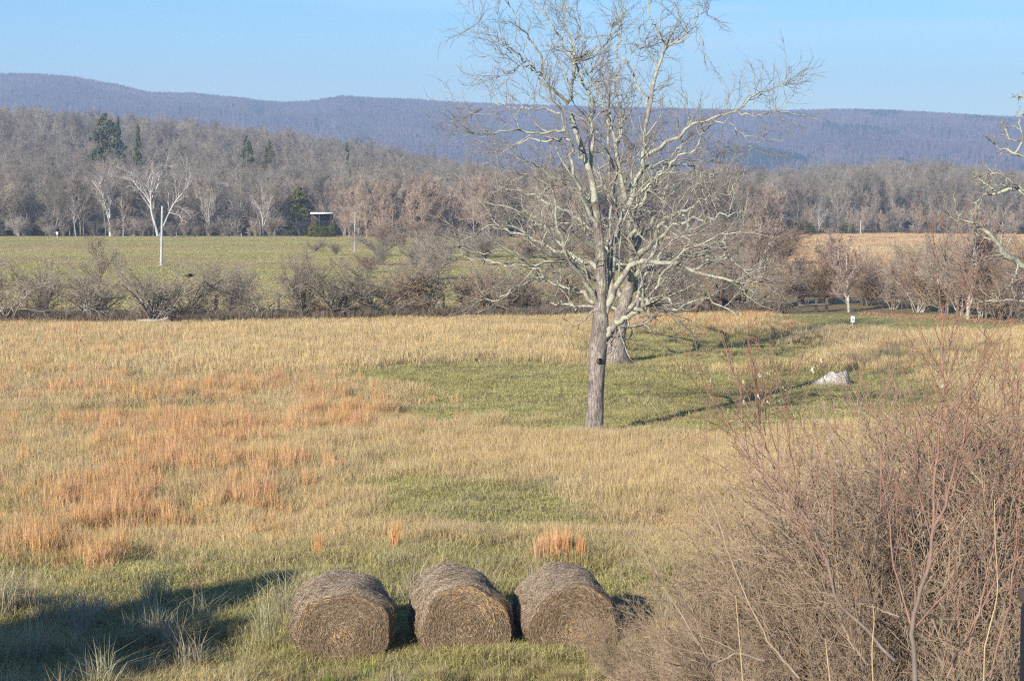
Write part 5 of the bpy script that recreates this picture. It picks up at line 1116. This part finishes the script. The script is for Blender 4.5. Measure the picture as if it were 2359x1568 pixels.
hero('low sprawling grey shrub at the bottom centre, right of the bales', [([(1760, 1520), (1700, 1505), (1643, 1524), (1610, 1480), (1560, 1400), (1511, 1324), (1475, 1260), (1446, 1224)], 12, 2), ([(1840, 1560), (1780, 1490), (1730, 1400), (1680, 1280), (1640, 1160), (1590, 1080)], 9, 2), ([(2000, 1530), (1960, 1480), (1920, 1400), (1880, 1380)], 12, 4), ([(2070, 1420), (1990, 1390), (1960, 1400)], 7, 3)], 19, m_brush, 14, .8, 703, 3)
hero('red shoots spreading at the right edge above the dark post', [([(2180, 1560), (2240, 1440), (2300, 1330), (2360, 1270), (2420, 1180)], 9, 4), ([(2230, 1500), (2260, 1380), (2300, 1200), (2320, 1050), (2310, 900), (2300, 800)], 8, 2), ([(2280, 1560), (2330, 1350), (2350, 1100), (2345, 950), (2340, 850)], 8, 2), ([(2100, 1450), (2060, 1300), (2040, 1150), (2020, 1000), (2015, 930)], 8, 2)], 16, m_shoot, 14, .9, 704, 3,
    [(2345, 872, 26), (2330, 910, 12), (2075, 950, 9), (2236, 790, 8)])
# pale seed pods on thin stalks rising from the thicket
rp_ = np.random.default_rng(720); PS = []
for (u, v, L_) in ((1606, 860, 0), (1634, 876, 15), (1712, 884, 16), (1745, 866, 16), (1768, 862, 16), (1780, 858, 13), (1868, 856, 18), (1889, 832, 16), (1804, 896, 14), (1746, 915, 13), (1711, 927, 12), (1768, 927, 13), (1795, 926, 13), (1827, 958, 12), (1828, 978, 9), (1906, 1020, 10), (1924, 1060, 14), (2040, 955, 10)):
    if not L_: continue
    w0 = rp_.normal(0, 8)
    PS.append((u, v, L_, w0))
m_stalk = plain('straw_coloured_stalk', (.36, .27, .15), .7)
for k_, (u, v, L_, w0) in enumerate(PS):
    o = thing('pod_stalk', 'thin stalk with pale dried pods standing above the brush, %s from the left' % ORD[k_], 'dried plant', (0, 0, 0), 0, 'pod stalks above the brush')
    P, R = traced([([(u+w0*3+14, v+rp_.uniform(90, 230), .3), (u+w0*2+6, v+80, .2), (u+w0*.8, v+36, .1), (u, v)], 2.4, 1.4)], 18, 12); ob('stem', tube_mesh('stem', [(P, R, 5, .7, 1, 0)], [m_shoot]), o)
    leaf_at(o, u, v, 18, L_, rp_, 'pod'); leaf_at(o, u+3, v+4, 18, L_*.8, rp_, 'pod')
for k_, (pts2, Y, lb) in enumerate((([(1713, 1600), (1705, 1500), (1698, 1420), (1694, 1370)], 14, 'straw yellow bare cane crossing the brush at the bottom centre'), ([(2012, 1600), (2008, 1500), (2013, 1430), (2010, 1390)], 14, 'straw yellow cane in front of the grey stemmed shrub'), ([(2262, 1510), (2280, 1440), (2297, 1360), (2292, 1250), (2290, 1150)], 15, 'curved straw yellow cane near the right edge'), ([(1915, 1600), (1906, 1520), (1900, 1470)], 14, 'short rusty cane at the bottom, left of the straw yellow one'))):
    P, R = traced([(pts2, 4, 2)], Y, 14); P[0, 0, 2] -= 1.5
    o = thing('dry_cane', lb, 'dried plant', (0, 0, 0)); ob('stem', tube_mesh('stem', [(P, R, 6, 0, 0, 0)], [m_stalk]), o)
# russet leafy undergrowth at the bottom right
n = 900; x = r5.uniform(3.0, 8.5, n); y = r5.uniform(17, 25, n); tn = np.where((r5.random(n) < .35)[:, None], np.array([.32, .17, .11]), np.array([.33, .27, .17]))*r5.uniform(.6, 1.2, n)[:, None]; s_ = r5.uniform(.8, 1.5, n)
scatter('thicket_undergrowth', np.stack([x, y, gz(x, y)], -1), np.stack([r5.normal(0, .2, n), r5.normal(0, .2, n), r5.uniform(0, 6, n)], -1), np.stack([s_, s_, s_], -1), r5.integers(0, 4, n), BG[:4], tn, 'russet and straw coloured undergrowth inside the thicket')

# ------------------------------------------------------------------ evergreens just outside the frame on the left: they cast the shade on the near grass
for k_, (x, y, H, Rr) in enumerate(((-15.0, 15.0, 8.6, 1.9), (-16.7, 13.2, 9.0, 2.8), (-15.9, 10.7, 9.0, 2.8), (-18.4, 11.9, 8.9, 3.0), (-20.4, 11.6, 8.9, 3.1), (-17.2, 8.4, 9.0, 3.0), (-21.0, 8.6, 9.1, 3.3), (-18.6, 6.2, 8.8, 3.2))):
    y -= 1.0; o = ob('spruce_tree', conifer('spruce_tree', 800+k_, H, Rr, m_pine, 9000, .45), loc=(x, y, float(gz(x, y)))); tag(o, 'dense dark spruce left of the meadow, %s in its clump' % ORD[k_], 'tree')
# dark post at the lower right corner
p = at(2386, 1390, 3.2)
o = thing('porch_post', 'dark post edge at the lower right corner', 'post', (p[0], p[1], 0))
box('post', -.02, .05, -.03, .03, -.2, p[2], plain('near_black_paint', (.012, .014, .022), .6), o, .01)
cp = box('cap', -.024, .054, -.034, .034, 0, .02, m_post, o, .005); cp.location = (0, 0, p[2]+.001)
print('objects', len(SC.objects))
